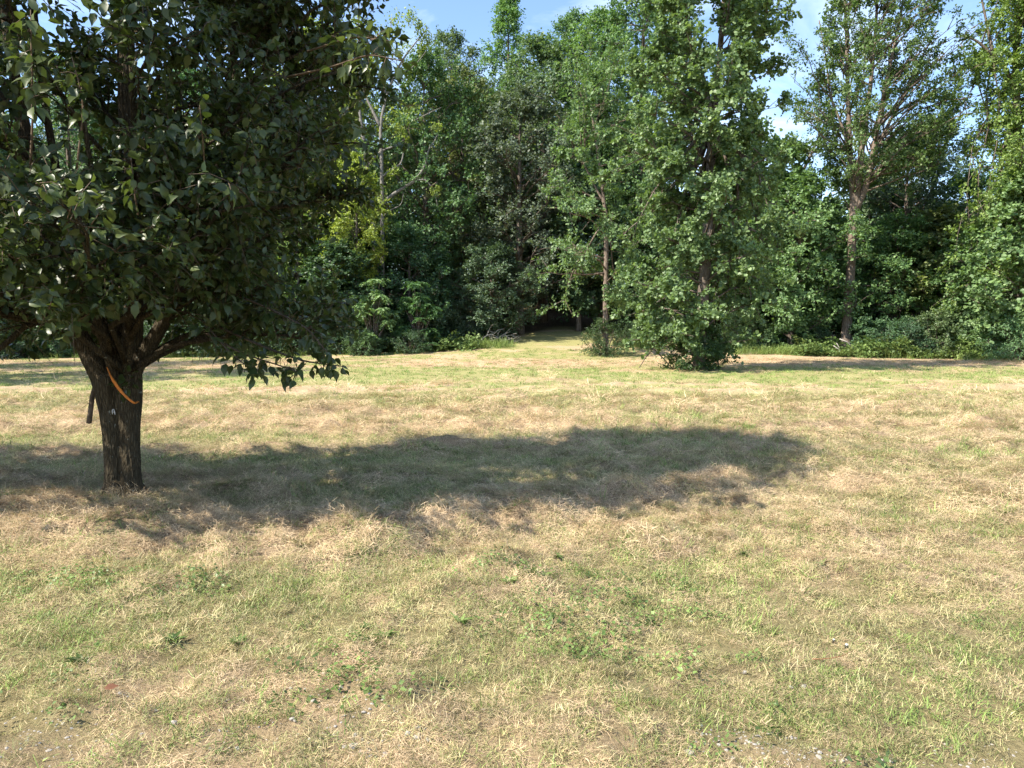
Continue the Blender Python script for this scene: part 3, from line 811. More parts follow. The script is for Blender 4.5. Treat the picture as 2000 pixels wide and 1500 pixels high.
# --- shrubs at the foot of the wood
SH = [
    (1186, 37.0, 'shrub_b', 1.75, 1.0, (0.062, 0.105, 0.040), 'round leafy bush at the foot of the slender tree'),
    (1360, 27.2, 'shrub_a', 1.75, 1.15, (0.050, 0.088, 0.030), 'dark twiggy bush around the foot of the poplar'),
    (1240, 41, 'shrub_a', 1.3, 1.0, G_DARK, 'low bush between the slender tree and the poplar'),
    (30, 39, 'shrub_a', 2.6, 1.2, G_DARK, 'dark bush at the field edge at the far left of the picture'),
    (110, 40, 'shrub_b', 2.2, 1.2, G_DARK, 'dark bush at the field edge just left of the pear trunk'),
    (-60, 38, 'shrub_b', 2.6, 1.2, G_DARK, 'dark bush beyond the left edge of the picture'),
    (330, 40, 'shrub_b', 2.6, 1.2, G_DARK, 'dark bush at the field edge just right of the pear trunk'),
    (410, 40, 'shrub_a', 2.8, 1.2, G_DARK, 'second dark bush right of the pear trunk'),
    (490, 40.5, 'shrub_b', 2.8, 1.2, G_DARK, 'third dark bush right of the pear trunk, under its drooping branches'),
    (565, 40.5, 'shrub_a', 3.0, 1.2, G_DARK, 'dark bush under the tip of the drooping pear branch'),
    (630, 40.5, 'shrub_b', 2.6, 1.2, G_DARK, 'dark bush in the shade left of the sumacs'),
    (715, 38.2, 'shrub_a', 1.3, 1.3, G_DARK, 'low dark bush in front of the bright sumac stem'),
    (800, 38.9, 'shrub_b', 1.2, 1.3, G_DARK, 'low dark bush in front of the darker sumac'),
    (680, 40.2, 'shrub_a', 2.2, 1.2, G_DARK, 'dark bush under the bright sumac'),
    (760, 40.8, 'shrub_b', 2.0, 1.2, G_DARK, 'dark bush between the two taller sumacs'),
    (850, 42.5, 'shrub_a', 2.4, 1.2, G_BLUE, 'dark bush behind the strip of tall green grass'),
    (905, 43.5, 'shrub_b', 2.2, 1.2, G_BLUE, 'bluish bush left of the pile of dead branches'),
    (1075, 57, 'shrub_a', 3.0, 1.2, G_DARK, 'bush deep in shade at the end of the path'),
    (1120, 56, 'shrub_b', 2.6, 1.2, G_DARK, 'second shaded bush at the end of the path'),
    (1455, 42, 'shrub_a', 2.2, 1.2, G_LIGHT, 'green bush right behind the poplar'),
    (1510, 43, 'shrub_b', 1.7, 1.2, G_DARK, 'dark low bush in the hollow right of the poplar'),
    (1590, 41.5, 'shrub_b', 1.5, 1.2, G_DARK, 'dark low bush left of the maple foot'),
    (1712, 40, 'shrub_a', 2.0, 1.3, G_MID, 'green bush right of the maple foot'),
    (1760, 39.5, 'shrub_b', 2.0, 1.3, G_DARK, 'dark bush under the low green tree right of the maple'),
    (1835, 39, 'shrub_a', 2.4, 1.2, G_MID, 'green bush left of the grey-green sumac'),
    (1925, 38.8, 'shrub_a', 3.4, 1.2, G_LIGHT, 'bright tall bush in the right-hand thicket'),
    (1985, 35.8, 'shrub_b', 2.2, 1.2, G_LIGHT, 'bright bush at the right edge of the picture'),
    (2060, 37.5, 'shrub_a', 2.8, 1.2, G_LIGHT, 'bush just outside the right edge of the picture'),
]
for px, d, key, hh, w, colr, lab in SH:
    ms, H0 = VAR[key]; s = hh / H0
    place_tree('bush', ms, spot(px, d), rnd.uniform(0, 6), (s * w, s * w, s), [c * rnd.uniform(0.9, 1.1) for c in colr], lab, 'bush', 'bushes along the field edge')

# ------------------------------------------------------------------ the pear tree
PX, PY = -3.51, 6.62
def pear_stems():
    def S(pts, r0, r1):
        pts = np.array(pts, float); t = np.linspace(0, 1, len(pts)); tt = np.linspace(0, 1, len(pts) * 4)
        pp = np.stack([np.interp(tt, t, pts[:, k]) for k in range(3)], -1)
        for _ in range(4): pp[1:-1] = (pp[:-2] + 2 * pp[1:-1] + pp[2:]) / 4
        r = np.linspace(r0, r1, len(pp))
        return pp, r * (1 - 0.45 * np.clip((0.95 - pp[:, 2]) / 0.5, 0, 1))
    return [
        S([(-0.06, 0, 0.45), (-0.08, 0, 0.8), (-0.16, 0, 1.15), (-0.36, 0.0, 1.5), (-0.52, -0.05, 1.9), (-0.62, -0.1, 2.8), (-0.75, -0.15, 4.0), (-0.8, -0.2, 5.6)], 0.115, 0.03),
        S([(0.06, 0.02, 0.45), (0.08, 0.02, 0.8), (0.1, 0.02, 1.2), (0.13, 0.05, 1.7), (0.16, 0.08, 2.4), (0.12, 0.1, 3.6), (0.1, 0.1, 5.0), (0.05, 0.05, 7.0)], 0.11, 0.03),
        S([(0.1, 0.0, 1.0), (0.22, 0.0, 1.35), (0.5, 0.1, 1.8), (0.8, 0.15, 2.6), (1.0, 0.2, 3.8), (1.15, 0.2, 5.2)], 0.055, 0.02),
        S([(-0.05, 0.05, 1.0), (-0.1, 0.3, 1.7), (-0.2, 0.6, 2.6), (-0.3, 0.8, 4.0), (-0.3, 0.9, 5.5)], 0.055, 0.02),
        S([(0.0, -0.03, 1.05), (-0.03, -0.25, 1.6), (-0.1, -0.5, 2.3), (-0.12, -0.75, 3.4), (-0.1, -0.9, 5.0)], 0.045, 0.02),
        S([(0.1, 0.05, 1.1), (0.35, 0.35, 1.7), (0.6, 0.7, 2.6), (0.8, 0.9, 4.0)], 0.045, 0.02),
        S([(0.08, -0.03, 1.1), (0.3, -0.35, 1.7), (0.55, -0.7, 2.6), (0.7, -0.95, 3.9)], 0.042, 0.02),
        S([(-0.3, -0.02, 1.45), (-0.6, -0.4, 2.0), (-0.9, -0.75, 2.8), (-1.1, -0.95, 4.0)], 0.045, 0.02),
        S([(-0.4, 0.0, 1.6), (-0.9, 0.1, 2.1), (-1.25, 0.2, 2.9), (-1.5, 0.25, 4.2)], 0.05, 0.02),
    ]
pst = pear_stems()
def pear_prof(t):
    return np.interp(t, [0, 0.05, 0.2, 0.4, 0.6, 0.75, 0.9, 1.0], [0.84, 0.95, 1.0, 1.10, 1.06, 0.82, 0.45, 0.12])
gp = gen_tree(seed=81, H=7.9, tr=0.16, cb=1.4, Rc=2.06, shift=lambda t: (-0.02 - 0.1 * t, -0.32 + 0.1 * t), prof=pear_prof, nl=205, ns=11, ntw=5, nlf=12, leaf=0.072, kind='ovate', stems=pst, twig=0.30, droop=0.2, rise=(0.0, 0.5), spread=0.55, sub_k=0.30)

vx, vy = 3.54 / 7.50, -6.62 / 7.50            # from the trunk towards the path: the low limbs on that side were pruned
def pruned(q):
    q = np.asarray(q); a_ = q[..., 0] * vx + q[..., 1] * vy; b_ = np.abs(q[..., 0] * vy - q[..., 1] * vx - (-0.12))
    return (q[..., 2] < 1.66) & (a_ > -0.15) & (b_ < 0.36)
gp['subs'] = [t_ for t_ in gp['subs'] if not pruned(t_[0]).any()]
gp['limbs'] = [t_ for t_ in gp['limbs'] if not pruned(t_[0][3:]).any()]
k_ = ~pruned(gp['tw'][0]) & ~pruned(gp['tw'][0] + gp['tw'][1] * gp['tw'][2][:, None])
gp['tw'] = tuple(q[k_] for q in gp['tw'])
k_ = ~pruned(gp['P']) & (gp['P'][:, 2] > 1.28 + 0.15 * np.clip(gp['P'][:, 0] * vx + gp['P'][:, 1] * vy, 0, 2.5))
for q in 'PDNL': gp[q] = gp[q][k_]
pear = tag(empty('pear_tree', (PX, PY, gz(PX, PY) - 0.03)), 'pear tree with a forked dark trunk and dense dark green crown in the foreground', 'tree')
# trunk: two fused stems, swept, voxel-joined and given bark ridges
def fused_trunk(name, stems):
    zs = np.linspace(-0.1, 1.12, 16)
    tl = []
    flare = 1 + 0.38 * np.exp(-np.clip(zs, 0, 9) / 0.10)
    tl.append((np.stack([-0.075 - 0.03 * sstep(0.6, 1.1, zs), 0 * zs, zs], -1), 0.082 * flare * (1 + 0.28 * sstep(0.5, 1.1, zs))))
    tl.append((np.stack([0.075 - 0.0 * zs, 0.0 * zs, zs], -1), 0.080 * flare * (1 + 0.22 * sstep(0.5, 1.1, zs))))
    tl.append((np.stack([0.0 * zs, 0.06 + 0 * zs, zs], -1), 0.095 * flare))
    for a in range(6):
        th = a * 1.05 + 0.3
        tl.append((np.array([[0.10 * math.cos(th), 0.08 * math.sin(th), 0.16], [0.17 * math.cos(th), 0.14 * math.sin(th), 0.02], [0.27 * math.cos(th), 0.2 * math.sin(th), -0.1]]), np.array([0.045, 0.055, 0.05])))
    for s in stems[:3]:
        tl.append(s)
    me0 = tubes_mesh(name + '_raw', tl, 14)
    o = bpy.data.objects.new(name + '_raw', me0); COL.objects.link(o)
    rm = o.modifiers.new('r', 'REMESH'); rm.mode = 'VOXEL'; rm.voxel_size = 0.013
    sm = o.modifiers.new('s', 'SMOOTH'); sm.iterations = 5; sm.factor = 0.5
    bpy.context.view_layer.update()
    me1 = bpy.data.meshes.new_from_object(o.evaluated_get(bpy.context.evaluated_depsgraph_get()))
    bpy.data.objects.remove(o); bpy.data.meshes.remove(me0)
    n = len(me1.vertices); co = np.empty(n * 3, np.float32); me1.vertices.foreach_get('co', co); co = co.reshape(-1, 3)
    no = np.empty(n * 3, np.float32); me1.vertices.foreach_get('normal', no); no = no.reshape(-1, 3)
    ang = np.arctan2(co[:, 1], co[:, 0] + 0.25 * np.clip(co[:, 2] - 1.1, 0, 1))
    ridge = 1 - np.abs(2 * fnoise(ang * 5.2 + 0.6 * vnoise(co[:, 2] * 5, ang * 3, 9), co[:, 2] * 6.5, 5, 3) - 1)
    disp = 0.013 * (ridge - 0.55) + 0.012 * (fnoise(ang * 2, co[:, 2] * 3, 14, 2) - 0.5)
    co += no * disp[:, None].astype(np.float32)
    me1.vertices.foreach_set('co', co.ravel()); me1.update()
    me1.polygons.foreach_set('use_smooth', np.ones(len(me1.polygons), bool))
    me1.materials.clear(); me1.materials.append(M_PBARK)
    me1.name = name
    return me1
trunk = link('trunk', fused_trunk('pear_trunk', pst), parent=pear)
for s in pst[3:]:
    link('limb', tubes_mesh('pear_limb', [s], 9, mat=M_PBARK), parent=pear)
link('branches', tubes_mesh('pear_branches', gp['limbs'] + gp['subs'], 5, mat=M_PBARK), parent=pear)
# drooping low branch to the right, and the low one at the left
def P_loc(px, py, d):
    p = at(px, py, d); return np.array([p.x - PX, p.y - PY, p.z - pear.location.z])
S_, D_, L_ = gp['tw']
extra_tubes = []
exP = []; exD = []; exN = []
rngp = np.random.default_rng(7)
def spray(path, r0, nl, spread_=0.10):
    pts = np.array(path); t = np.linspace(0, 1, len(pts)); tt = np.linspace(0, 1, len(pts) * 4)
    pp = np.stack([np.interp(tt, t, pts[:, k]) for k in range(3)], -1)
    for _ in range(2): pp[1:-1] = (pp[:-2] + 2 * pp[1:-1] + pp[2:]) / 4
    extra_tubes.append((pp, np.linspace(r0, 0.003, len(pp))))
    for k in range(nl):
        u = rngp.uniform(0.35, 1.0); c = np.array([np.interp(u, np.linspace(0, 1, len(pp)), pp[:, q]) for q in range(3)])
        dd = unit(rngp.normal(0, 1, 3) + np.array([0, 0, -0.2])); e = c + dd * rngp.uniform(0.03, spread_)
        if rngp.random() < 0.4: extra_tubes.append((np.array([c, (c + e) / 2 + [0, 0, 0.01], e]), np.array([0.003, 0.002, 0.0015])))
        exP.append(e); exD.append(dd + rngp.normal(0, .5, 3) + np.array([0, 0, -0.4])); exN.append(np.array([0, 0, 1.0]) + rngp.normal(0, .5, 3))
spray([P_loc(430, 640, 6.6), P_loc(520, 680, 6.3), P_loc(590, 705, 6.1), P_loc(640, 712, 6.0), P_loc(672, 716, 5.95)], 0.014, 42)
spray([P_loc(400, 650, 6.5), P_loc(470, 690, 6.2), P_loc(540, 712, 6.0), P_loc(585, 728, 5.9)], 0.012, 60)
spray([P_loc(390, 620, 6.4), P_loc(440, 680, 6.0), P_loc(480, 715, 5.8), P_loc(505, 722, 5.75)], 0.010, 45)
spray([P_loc(420, 560, 6.5), P_loc(520, 600, 6.2), P_loc(600, 640, 6.0), P_loc(640, 690, 5.9)], 0.013, 90, 0.16)
spray([P_loc(560, 150, 5.3), P_loc(650, 130, 4.9), P_loc(720, 105, 4.7), P_loc(790, 120, 4.6)], 0.012, 60, 0.12)
spray([P_loc(600, 100, 5.3), P_loc(690, 70, 4.9), P_loc(760, 80, 4.7)], 0.010, 46, 0.12)
spray([P_loc(60, 330, 4.6), P_loc(65, 220, 4.3), P_loc(62, 110, 4.1), P_loc(60, 20, 4.0)], 0.010, 46, 0.09)
spray([P_loc(150, 330, 4.7), P_loc(165, 200, 4.5), P_loc(140, 110, 4.4)], 0.008, 36, 0.09)
spray([P_loc(110, 560, 5.2), P_loc(60, 530, 4.8), P_loc(20, 500, 4.6), P_loc(-20, 470, 4.4)], 0.010, 70, 0.14)
spray([P_loc(400, 330, 4.9), P_loc(395, 260, 4.7), P_loc(390, 205, 4.6)], 0.007, 26, 0.08)
spray([P_loc(270, 420, 4.8), P_loc(262, 370, 4.6), P_loc(255, 300, 4.55)], 0.007, 24, 0.08)
spray([P_loc(250, 720, 6.6), P_loc(255, 735, 6.55), P_loc(250, 752, 6.5)], 0.006, 26, 0.12)
# bare bent limb entering at the far left
link('limb', tubes_mesh('pear_low_limb', [(np.array([P_loc(150, 590, 6.6), P_loc(90, 620, 6.3), P_loc(45, 640, 6.1), P_loc(15, 668, 6.0), P_loc(-20, 695, 5.9)]), np.array([0.035, 0.03, 0.026, 0.024, 0.02])),
                                     (np.array([P_loc(52, 636, 6.1), P_loc(34, 625, 6.05), P_loc(15, 610, 6.0)]), np.array([0.016, 0.014, 0.01]))], 7, mat=M_PBARK), parent=pear)
link('limb', tubes_mesh('pear_inner_limb', [(np.array([P_loc(222, 690, 6.7), P_loc(195, 655, 6.55), P_loc(168, 632, 6.5), P_loc(160, 600, 6.45), P_loc(150, 560, 6.4)]), np.array([0.03, 0.03, 0.026, 0.024, 0.02]))], 7, mat=M_PBARK), parent=pear)
link('limb', tubes_mesh('pear_front_limb', [(np.array([P_loc(265, 600, 6.2), P_loc(245, 470, 5.6), P_loc(195, 400, 5.3), P_loc(178, 330, 5.1), P_loc(165, 240, 5.0), P_loc(125, 200, 4.9)]), np.array([0.03, 0.026, 0.02, 0.018, 0.014, 0.008]))], 7, mat=M_PBARK), parent=pear)
link('twigs', tubes_mesh('pear_twigs', extra_tubes + [(np.array([s, s + d * l * 0.5, s + d * l + np.array([0, 0, -0.2 * l])]), np.array([0.0035, 0.0028, 0.0015])) for s, d, l in zip(S_, D_, L_)], 3, mat=M_TWIG), parent=pear)

aP = np.concatenate([gp['P'], np.array(exP)]); aD = np.concatenate([gp['D'], np.array(exD)]); aN = np.concatenate([gp['N'], np.array(exN)])
aL = np.concatenate([gp['L'], 0.082 * rngp.uniform(0.75, 1.2, len(exP))])
# keep the trunk in view: no leaves in front of it below the fork
wld = aP + np.array([PX, PY, pear.location.z])
fwd = wld[:, 1] * math.cos(PITCH) - (wld[:, 2] - CAM_H) * math.sin(PITCH)
pxs = 1000 + FPX * wld[:, 0] / fwd
up = (wld[:, 2] - CAM_H) * math.cos(PITCH) + wld[:, 1] * math.sin(PITCH)
pys = 750 - FPX * up / fwd
keep = ~((aP[:, 2] < 1.15)) | (np.arange(len(aP)) >= len(gp['P']))
aP, aD, aN, aL, wld, pxs, pys = [q[keep] for q in (aP, aD, aN, aL, wld, pxs, pys)]
dist = np.linalg.norm(wld - np.array([0, 0, CAM_H]), axis=1)
score = np.where((pxs > 0) & (pxs < 2000) & (pys > 0) & (pys < 1500), aL / dist, 0)
near = np.argsort(-score)[:300]
mask = np.ones(len(aP), bool); mask[near] = False
cr = link('crown', leaves_mesh('pear_crown', aP[mask], aD[mask], aN[mask], aL[mask], 'ovate', rngp, M_PEAR), parent=pear)
PEARCOL = (0.054, 0.078, 0.024)
cr.color = (*PEARCOL, 1); cr['kind'] = 'stuff'
lv = []
for k in range(6):
    lv.append(leaves_mesh('pear_leaf', np.zeros((1, 3)), np.array([[1.0, 0, 0]]), np.array([[0, 0, 1.0]]), np.ones(1), 'ovate', np.random.default_rng(k), M_PEAR))
dN = unit(aD[near]); sN = unit(np.cross(aN[near], dN)); zN = np.cross(dN, sN)
for i, k in enumerate(near):
    o = link('leaf', lv[i % 6], parent=cr)
    o.matrix_local = Matrix(((dN[i][0] * aL[k], sN[i][0] * aL[k], zN[i][0] * aL[k], aP[k][0]), (dN[i][1] * aL[k], sN[i][1] * aL[k], zN[i][1] * aL[k], aP[k][1]), (dN[i][2] * aL[k], sN[i][2] * aL[k], zN[i][2] * aL[k], aP[k][2]), (0, 0, 0, 1)))
    o.color = (*PEARCOL, 1)
# broken branch hanging behind the trunk
link('broken_branch', tubes_mesh('pear_broken', [(np.array([P_loc(200, 738, 6.62), P_loc(186, 752, 6.70), P_loc(180, 775, 6.70), P_loc(177, 800, 6.68), P_loc(174, 826, 6.67)]), np.array([0.014, 0.017, 0.022, 0.022, 0.023])),
                                             (np.array([P_loc(183, 765, 6.70), P_loc(176, 785, 6.65), P_loc(166, 793, 6.65), P_loc(160, 796, 6.65)]), np.array([0.003, 0.003, 0.002, 0.002]))], 7, mat=M_TWIG), parent=pear)

# neighbour in the same row, outside the picture to the left: its shade lies left of the trunk
NX, NY = -10.4, 4.7
nb = tag(empty('pear_tree', (NX, NY, gz(NX, NY) - 0.03), 2.2, 0.96), 'second pear tree of the row, outside the picture to the left', 'tree')
link('trunk', trunk.data, parent=nb)
link('branches', tubes_mesh('pear_neighbour_limbs', pst[3:] + gp['limbs'], 5, mat=M_PBARK), parent=nb)
c2 = link('crown', leaves_mesh('pear_crown_plain', gp['P'][::2], gp['D'][::2], gp['N'][::2], gp['L'][::2] * 1.35, 'low', rngp, M_PEAR), parent=nb)
c2.color = (*PEARCOL, 1); c2['kind'] = 'stuff'

# --- orange strap round the fork
def ribbon(name, path, widths, mat, thick=0.003):
    pts = np.array(path, float); t = np.linspace(0, 1, len(pts)); n = 24; tt = np.linspace(0, 1, n)
    pp = np.stack([np.interp(tt, t, pts[:, k]) for k in range(3)], -1)
    for _ in range(2): pp[1:-1] = (pp[:-2] + 2 * pp[1:-1] + pp[2:]) / 4
    w = np.interp(tt, t, widths)
    T = unit(np.gradient(pp, axis=0)); nor = np.tile(np.array([0.2, -1.0, 0.1]), (n, 1))
    sd = unit(np.cross(T, nor)); nn = unit(np.cross(sd, T))
    a = pp + sd * w[:, None] / 2 + nn * thick; b = pp - sd * w[:, None] / 2 + nn * thick
    c = pp - sd * w[:, None] / 2 - nn * thick; d = pp + sd * w[:, None] / 2 - nn * thick
    V = np.stack([a, b, c, d], 1).reshape(-1, 3); Q = []
    for i in range(n - 1):
        for k in range(4):
            Q.append((i * 4 + k, i * 4 + (k + 1) % 4, i * 4 + 4 + (k + 1) % 4, i * 4 + 4 + k))
    Q += [(0, 3, 2, 1), (n * 4 - 4, n * 4 - 3, n * 4 - 2, n * 4 - 1)]
    return mesh_quads(name, V, Q, mat=mat)
M_STRAP = plain('orange_webbing', (0.62, 0.20, 0.035), 0.6, 0.3, 0.12, 60)
W_ = lambda px, py, d: np.array(at(px, py, d))
sd0 = 6.42
strap = link('strap', ribbon('strap', [W_(209, 717, 6.50), W_(213, 727, 6.47), W_(216, 734, 6.43), W_(222, 745, sd0), W_(234, 762, sd0), W_(246, 775, sd0), W_(258, 785, sd0 + 0.01), W_(264, 788, sd0 + 0.03), W_(270, 784, sd0 + 0.10)],
                             [0.009, 0.010, 0.013, 0.025, 0.025, 0.020, 0.017, 0.019, 0.016], M_STRAP))
tag(strap, 'orange webbing strap slung across the fork of the pear trunk', 'strap')
M_METAL = plain('dull_metal', (0.55, 0.54, 0.52), 0.4, 0.5, 0.15, 60)
ck = []
cc = W_(222, 804, sd0 - 0.005)
ck.append((np.array([cc + [-0.010, 0, -0.022], cc + [-0.011, -0.004, 0.0], cc + [-0.006, -0.006, 0.020], cc + [0.004, -0.006, 0.022], cc + [0.009, -0.004, 0.004], cc + [0.012, 0, -0.024]]), np.array([0.0035] * 6)))
ck.append((np.array([cc + [-0.011, -0.003, -0.002], cc + [0, -0.006, -0.003], cc + [0.010, -0.003, -0.003]]), np.array([0.003] * 3)))
tag(link('metal_hook', tubes_mesh('metal_hook', ck, 6, mat=M_METAL)), 'small pale metal hook fixed to the pear trunk below the strap', 'hook')

# ------------------------------------------------------------------ dead branches on the ground
rngd = np.random.default_rng(12)
o = spot(962, 42)
dead = []
def dl(px, py, d=42.0):
    p = at(px, py, d); return np.array([p.x - o[0], p.y - o[1], p.z - o[2]])
dead += [([dl(937, 670), dl(942, 662), dl(951, 655), dl(957, 640), dl(962, 634), dl(972, 632)], 0.05), ([dl(951, 655), dl(965, 652), dl(972, 645), dl(985, 642)], 0.035),
         ([dl(958, 667), dl(972, 661), dl(985, 652), dl(997, 648)], 0.045), ([dl(962, 668), dl(960, 655), dl(966, 650)], 0.03), ([dl(955, 646), dl(963, 649), dl(968, 648)], 0.02), ([dl(972, 661), dl(973, 650), dl(978, 645)], 0.02),
         ([dl(985, 652), dl(993, 660), dl(1010, 662), dl(1018, 656)], 0.02), ([dl(975, 668), dl(990, 664), dl(1005, 660)], 0.03)]
for k in range(26):
    a = dl(rngd.uniform(945, 1005), rngd.uniform(655, 672)); dd = unit(rngd.normal(0, 1, 3) * [1, .6, .55] + [0.2, 0, .15]); l = rngd.uniform(.4, 1.1)
    dead.append(([a, a + dd * l * .5 + rngd.normal(0, .06, 3), a + dd * l], 0.014))
bp = tag(empty('brush_pile', o), 'tangled pile of grey dead branches at the mouth of the path', 'brush pile')
for i, (pts, r0) in enumerate(dead):
    link('dead_branch', tubes_mesh('dead_branch', [(np.array(pts), np.linspace(r0, 0.008, len(pts)))], 5, mat=M_DEAD), parent=bp)
o = spot(1655, 38.5)
dead = [([dl(1628, 675, 38.5), dl(1640, 684, 38.5), dl(1648, 688, 38.5)], .03), ([dl(1640, 662, 38.5), dl(1655, 668, 38.5), dl(1672, 686, 38.5)], .035), ([dl(1634, 670, 38.5), dl(1640, 681, 38.5), dl(1645, 684, 38.5)], .02)]
fb = tag(empty('fallen_branch', o), 'pale fallen branch lying in the weeds at the maple foot', 'branch')
for pts, r0 in dead:
    link('dead_branch', tubes_mesh('fallen_branch', [(np.array(pts), np.linspace(r0, 0.01, len(pts)))], 5, mat=M_DEAD), parent=fb)

# ------------------------------------------------------------------ grass, straw, weeds (scattered tufts)
def blades(name, n, area, hgt, wid, lean, seed, mat, flat=False, seg=3, curve=0.5):
    """A tuft of n blades. flat: strands lying on the ground."""
    rng = np.random.default_rng(seed); V = []; Q = []; lr = []; off = 0
    for i in range(n):
        r = area * math.sqrt(rng.random()); a = rng.uniform(0, 6.283)
        b = np.array([r * math.cos(a), r * math.sin(a), 0.0])
        l = hgt * rng.uniform(0.55, 1.25); w = wid * rng.uniform(0.7, 1.3)
        az = rng.uniform(0, 6.283); dh = np.array([math.cos(az), math.sin(az), 0])
        pts = []
        if flat:
            b[2] = rng.uniform(0.0, 0.03); tilt = rng.normal(0.03, 0.16); kx = rng.normal(0, 0.5)
            for s in range(seg + 1):
                u = s / seg; d2 = np.array([math.cos(az + kx * u), math.sin(az + kx * u), 0])
                pts.append(b + d2 * l * u + np.array([0, 0, tilt * l * u + 0.10 * l * u * (1 - u)]))
        else:
            ln = lean * rng.uniform(0.3, 1.4)
            for s in range(seg + 1):
                u = s / seg
                pts.append(b + dh * l * (ln * u + curve * ln * u * u) + np.array([0, 0, l * (u - 0.35 * ln * u * u)]))
        pts = np.array(pts)
        sd = unit(np.cross(unit(np.gradient(pts, axis=0)), np.array([0.15, 0.1, 1.0]) if flat else np.cross(dh, [0, 0, 1.0]) * 0 + np.array([dh[0], dh[1], 0.3])))
        ww = w * np.linspace(1, 0.25, seg + 1) ** 0.8
        V.append(np.stack([pts + sd * ww[:, None] / 2, pts - sd * ww[:, None] / 2], 1).reshape(-1, 3))
        for s in range(seg):
            Q.append((off + 2 * s, off + 2 * s + 1, off + 2 * s + 3, off + 2 * s + 2))
        lr += [rng.random()] * (2 * (seg + 1)); off += 2 * (seg + 1)
    return mesh_quads(name, np.concatenate(V), Q, attr={'lr': np.array(lr)}, mat=mat)

def leafy(name, n, R0, size, seed, mat, rosette=False):
    """Low broad leaves: a creeping patch or a rosette."""
    rng = np.random.default_rng(seed); P = []; D = []; N = []; Ln = []
    for i in range(n):
        a = rng.uniform(0, 6.283)
        if rosette:
            P.append((0, 0, 0.01)); e = rng.uniform(0.15, 0.9); D.append((math.cos(a), math.sin(a), e)); N.append((-math.cos(a) * e, -math.sin(a) * e, 1.0)); Ln.append(size * rng.uniform(0.6, 1.2))
        else:
            r = R0 * math.sqrt(rng.random()); P.append((r * math.cos(a), r * math.sin(a), rng.uniform(0.012, 0.05)))
            b = rng.uniform(0, 6.283); D.append((math.cos(b), math.sin(b), rng.normal(0, .35))); N.append((rng.normal(0, .45), rng.normal(0, .45), 1.0)); Ln.append(size * rng.uniform(0.6, 1.2))
    return leaves_mesh(name, np.array(P, float), np.array(D, float), np.array(N, float), np.array(Ln), 'long' if rosette else 'low', rng, mat)

def pebble(name, seed):
    rng = np.random.default_rng(seed)
    bm = bmesh.new(); bmesh.ops.create_icosphere(bm, subdivisions=1, radius=1)
    for v in bm.verts:
        v.co = Vector((v.co.x * 1.2, v.co.y * 0.9, v.co.z * 0.6)) * rng.uniform(0.75, 1.15)
    me = bpy.data.meshes.new(name); bm.to_mesh(me); bm.free(); me.materials.append(M_STONE)
    return me

def palette(name, meshes):
    c = bpy.data.collections.new(name)
    for i, m in enumerate(meshes):
        c.objects.link(bpy.data.objects.new('%s_%02d' % (name, i), m))
    return c

def scatter(name, coll, nvar, pts, rot, scl, label, cat, seed=0):
    n = len(pts)
    me = bpy.data.meshes.new(name)
    me.vertices.add(n); me.vertices.foreach_set('co', np.asarray(pts, np.float32).ravel())
    a = me.attributes.new('rot', 'FLOAT_VECTOR', 'POINT'); a.data.foreach_set('vector', np.asarray(rot, np.float32).ravel())
    a = me.attributes.new('scl', 'FLOAT', 'POINT'); a.data.foreach_set('value', np.asarray(scl, np.float32))
    a = me.attributes.new('idx', 'INT', 'POINT'); a.data.foreach_set('value', np.random.default_rng(seed).integers(0, nvar, n).astype(np.int32))
    o = link(name, me)
    ng = bpy.data.node_groups.new(name, 'GeometryNodeTree')
    ng.interface.new_socket('Geometry', in_out='INPUT', socket_type='NodeSocketGeometry')
    ng.interface.new_socket('Geometry', in_out='OUTPUT', socket_type='NodeSocketGeometry')
    gi = ng.nodes.new('NodeGroupInput'); go = ng.nodes.new('NodeGroupOutput')
    ci = ng.nodes.new('GeometryNodeCollectionInfo'); ci.inputs['Collection'].default_value = coll
    ci.inputs['Separate Children'].default_value = True; ci.inputs['Reset Children'].default_value = True
    ip = ng.nodes.new('GeometryNodeInstanceOnPoints'); ip.inputs['Pick Instance'].default_value = True
    def na(nm, t):
        x = ng.nodes.new('GeometryNodeInputNamedAttribute'); x.data_type = t; x.inputs['Name'].default_value = nm
        return [s for s in x.outputs if s.enabled and s.name == 'Attribute'][0]
    K = ng.links.new
    K(gi.outputs[0], ip.inputs['Points']); K(ci.outputs[0], ip.inputs['Instance'])
    K(na('idx', 'INT'), ip.inputs['Instance Index']); K(na('rot', 'FLOAT_VECTOR'), ip.inputs['Rotation']); K(na('scl', 'FLOAT'), ip.inputs['Scale'])
    K(ip.outputs[0], go.inputs[0])
    md = o.modifiers.new('scatter', 'NODES'); md.node_group = ng
    tag(o, label, cat, kind='stuff')
    return o

C_STRAW = palette('straw_wisp', [blades('straw_wisp', 110, 0.14, 0.062, 0.0019, 0, 100 + i, M_STRAW, flat=True) for i in range(8)])
C_TURF = palette('turf', [blades('turf', 64, 0.085, 0.034, 0.0026, 1.3, 400 + i, M_TURF, seg=2) for i in range(8)])
C_STRAWF = palette('straw_mat', [blades('straw_mat', 40, 0.3, 0.24, 0.008, 0, 120 + i, M_STRAW, flat=True) for i in range(6)])
C_GREEN = palette('grass_tuft', [blades('grass_tuft', 18, 0.06, 0.033, 0.0034, 0.9, 140 + i, M_GRASS) for i in range(8)])
C_PALE = palette('pale_tuft', [blades('pale_tuft', 28, 0.08, 0.040, 0.0026, 1.1, 160 + i, M_PALEGRASS) for i in range(8)])
C_TALL = palette('coarse_grass', [blades('coarse_grass', 9, 0.045, 0.11, 0.0065, 0.7, 180 + i, M_GRASS, seg=4) for i in range(6)])
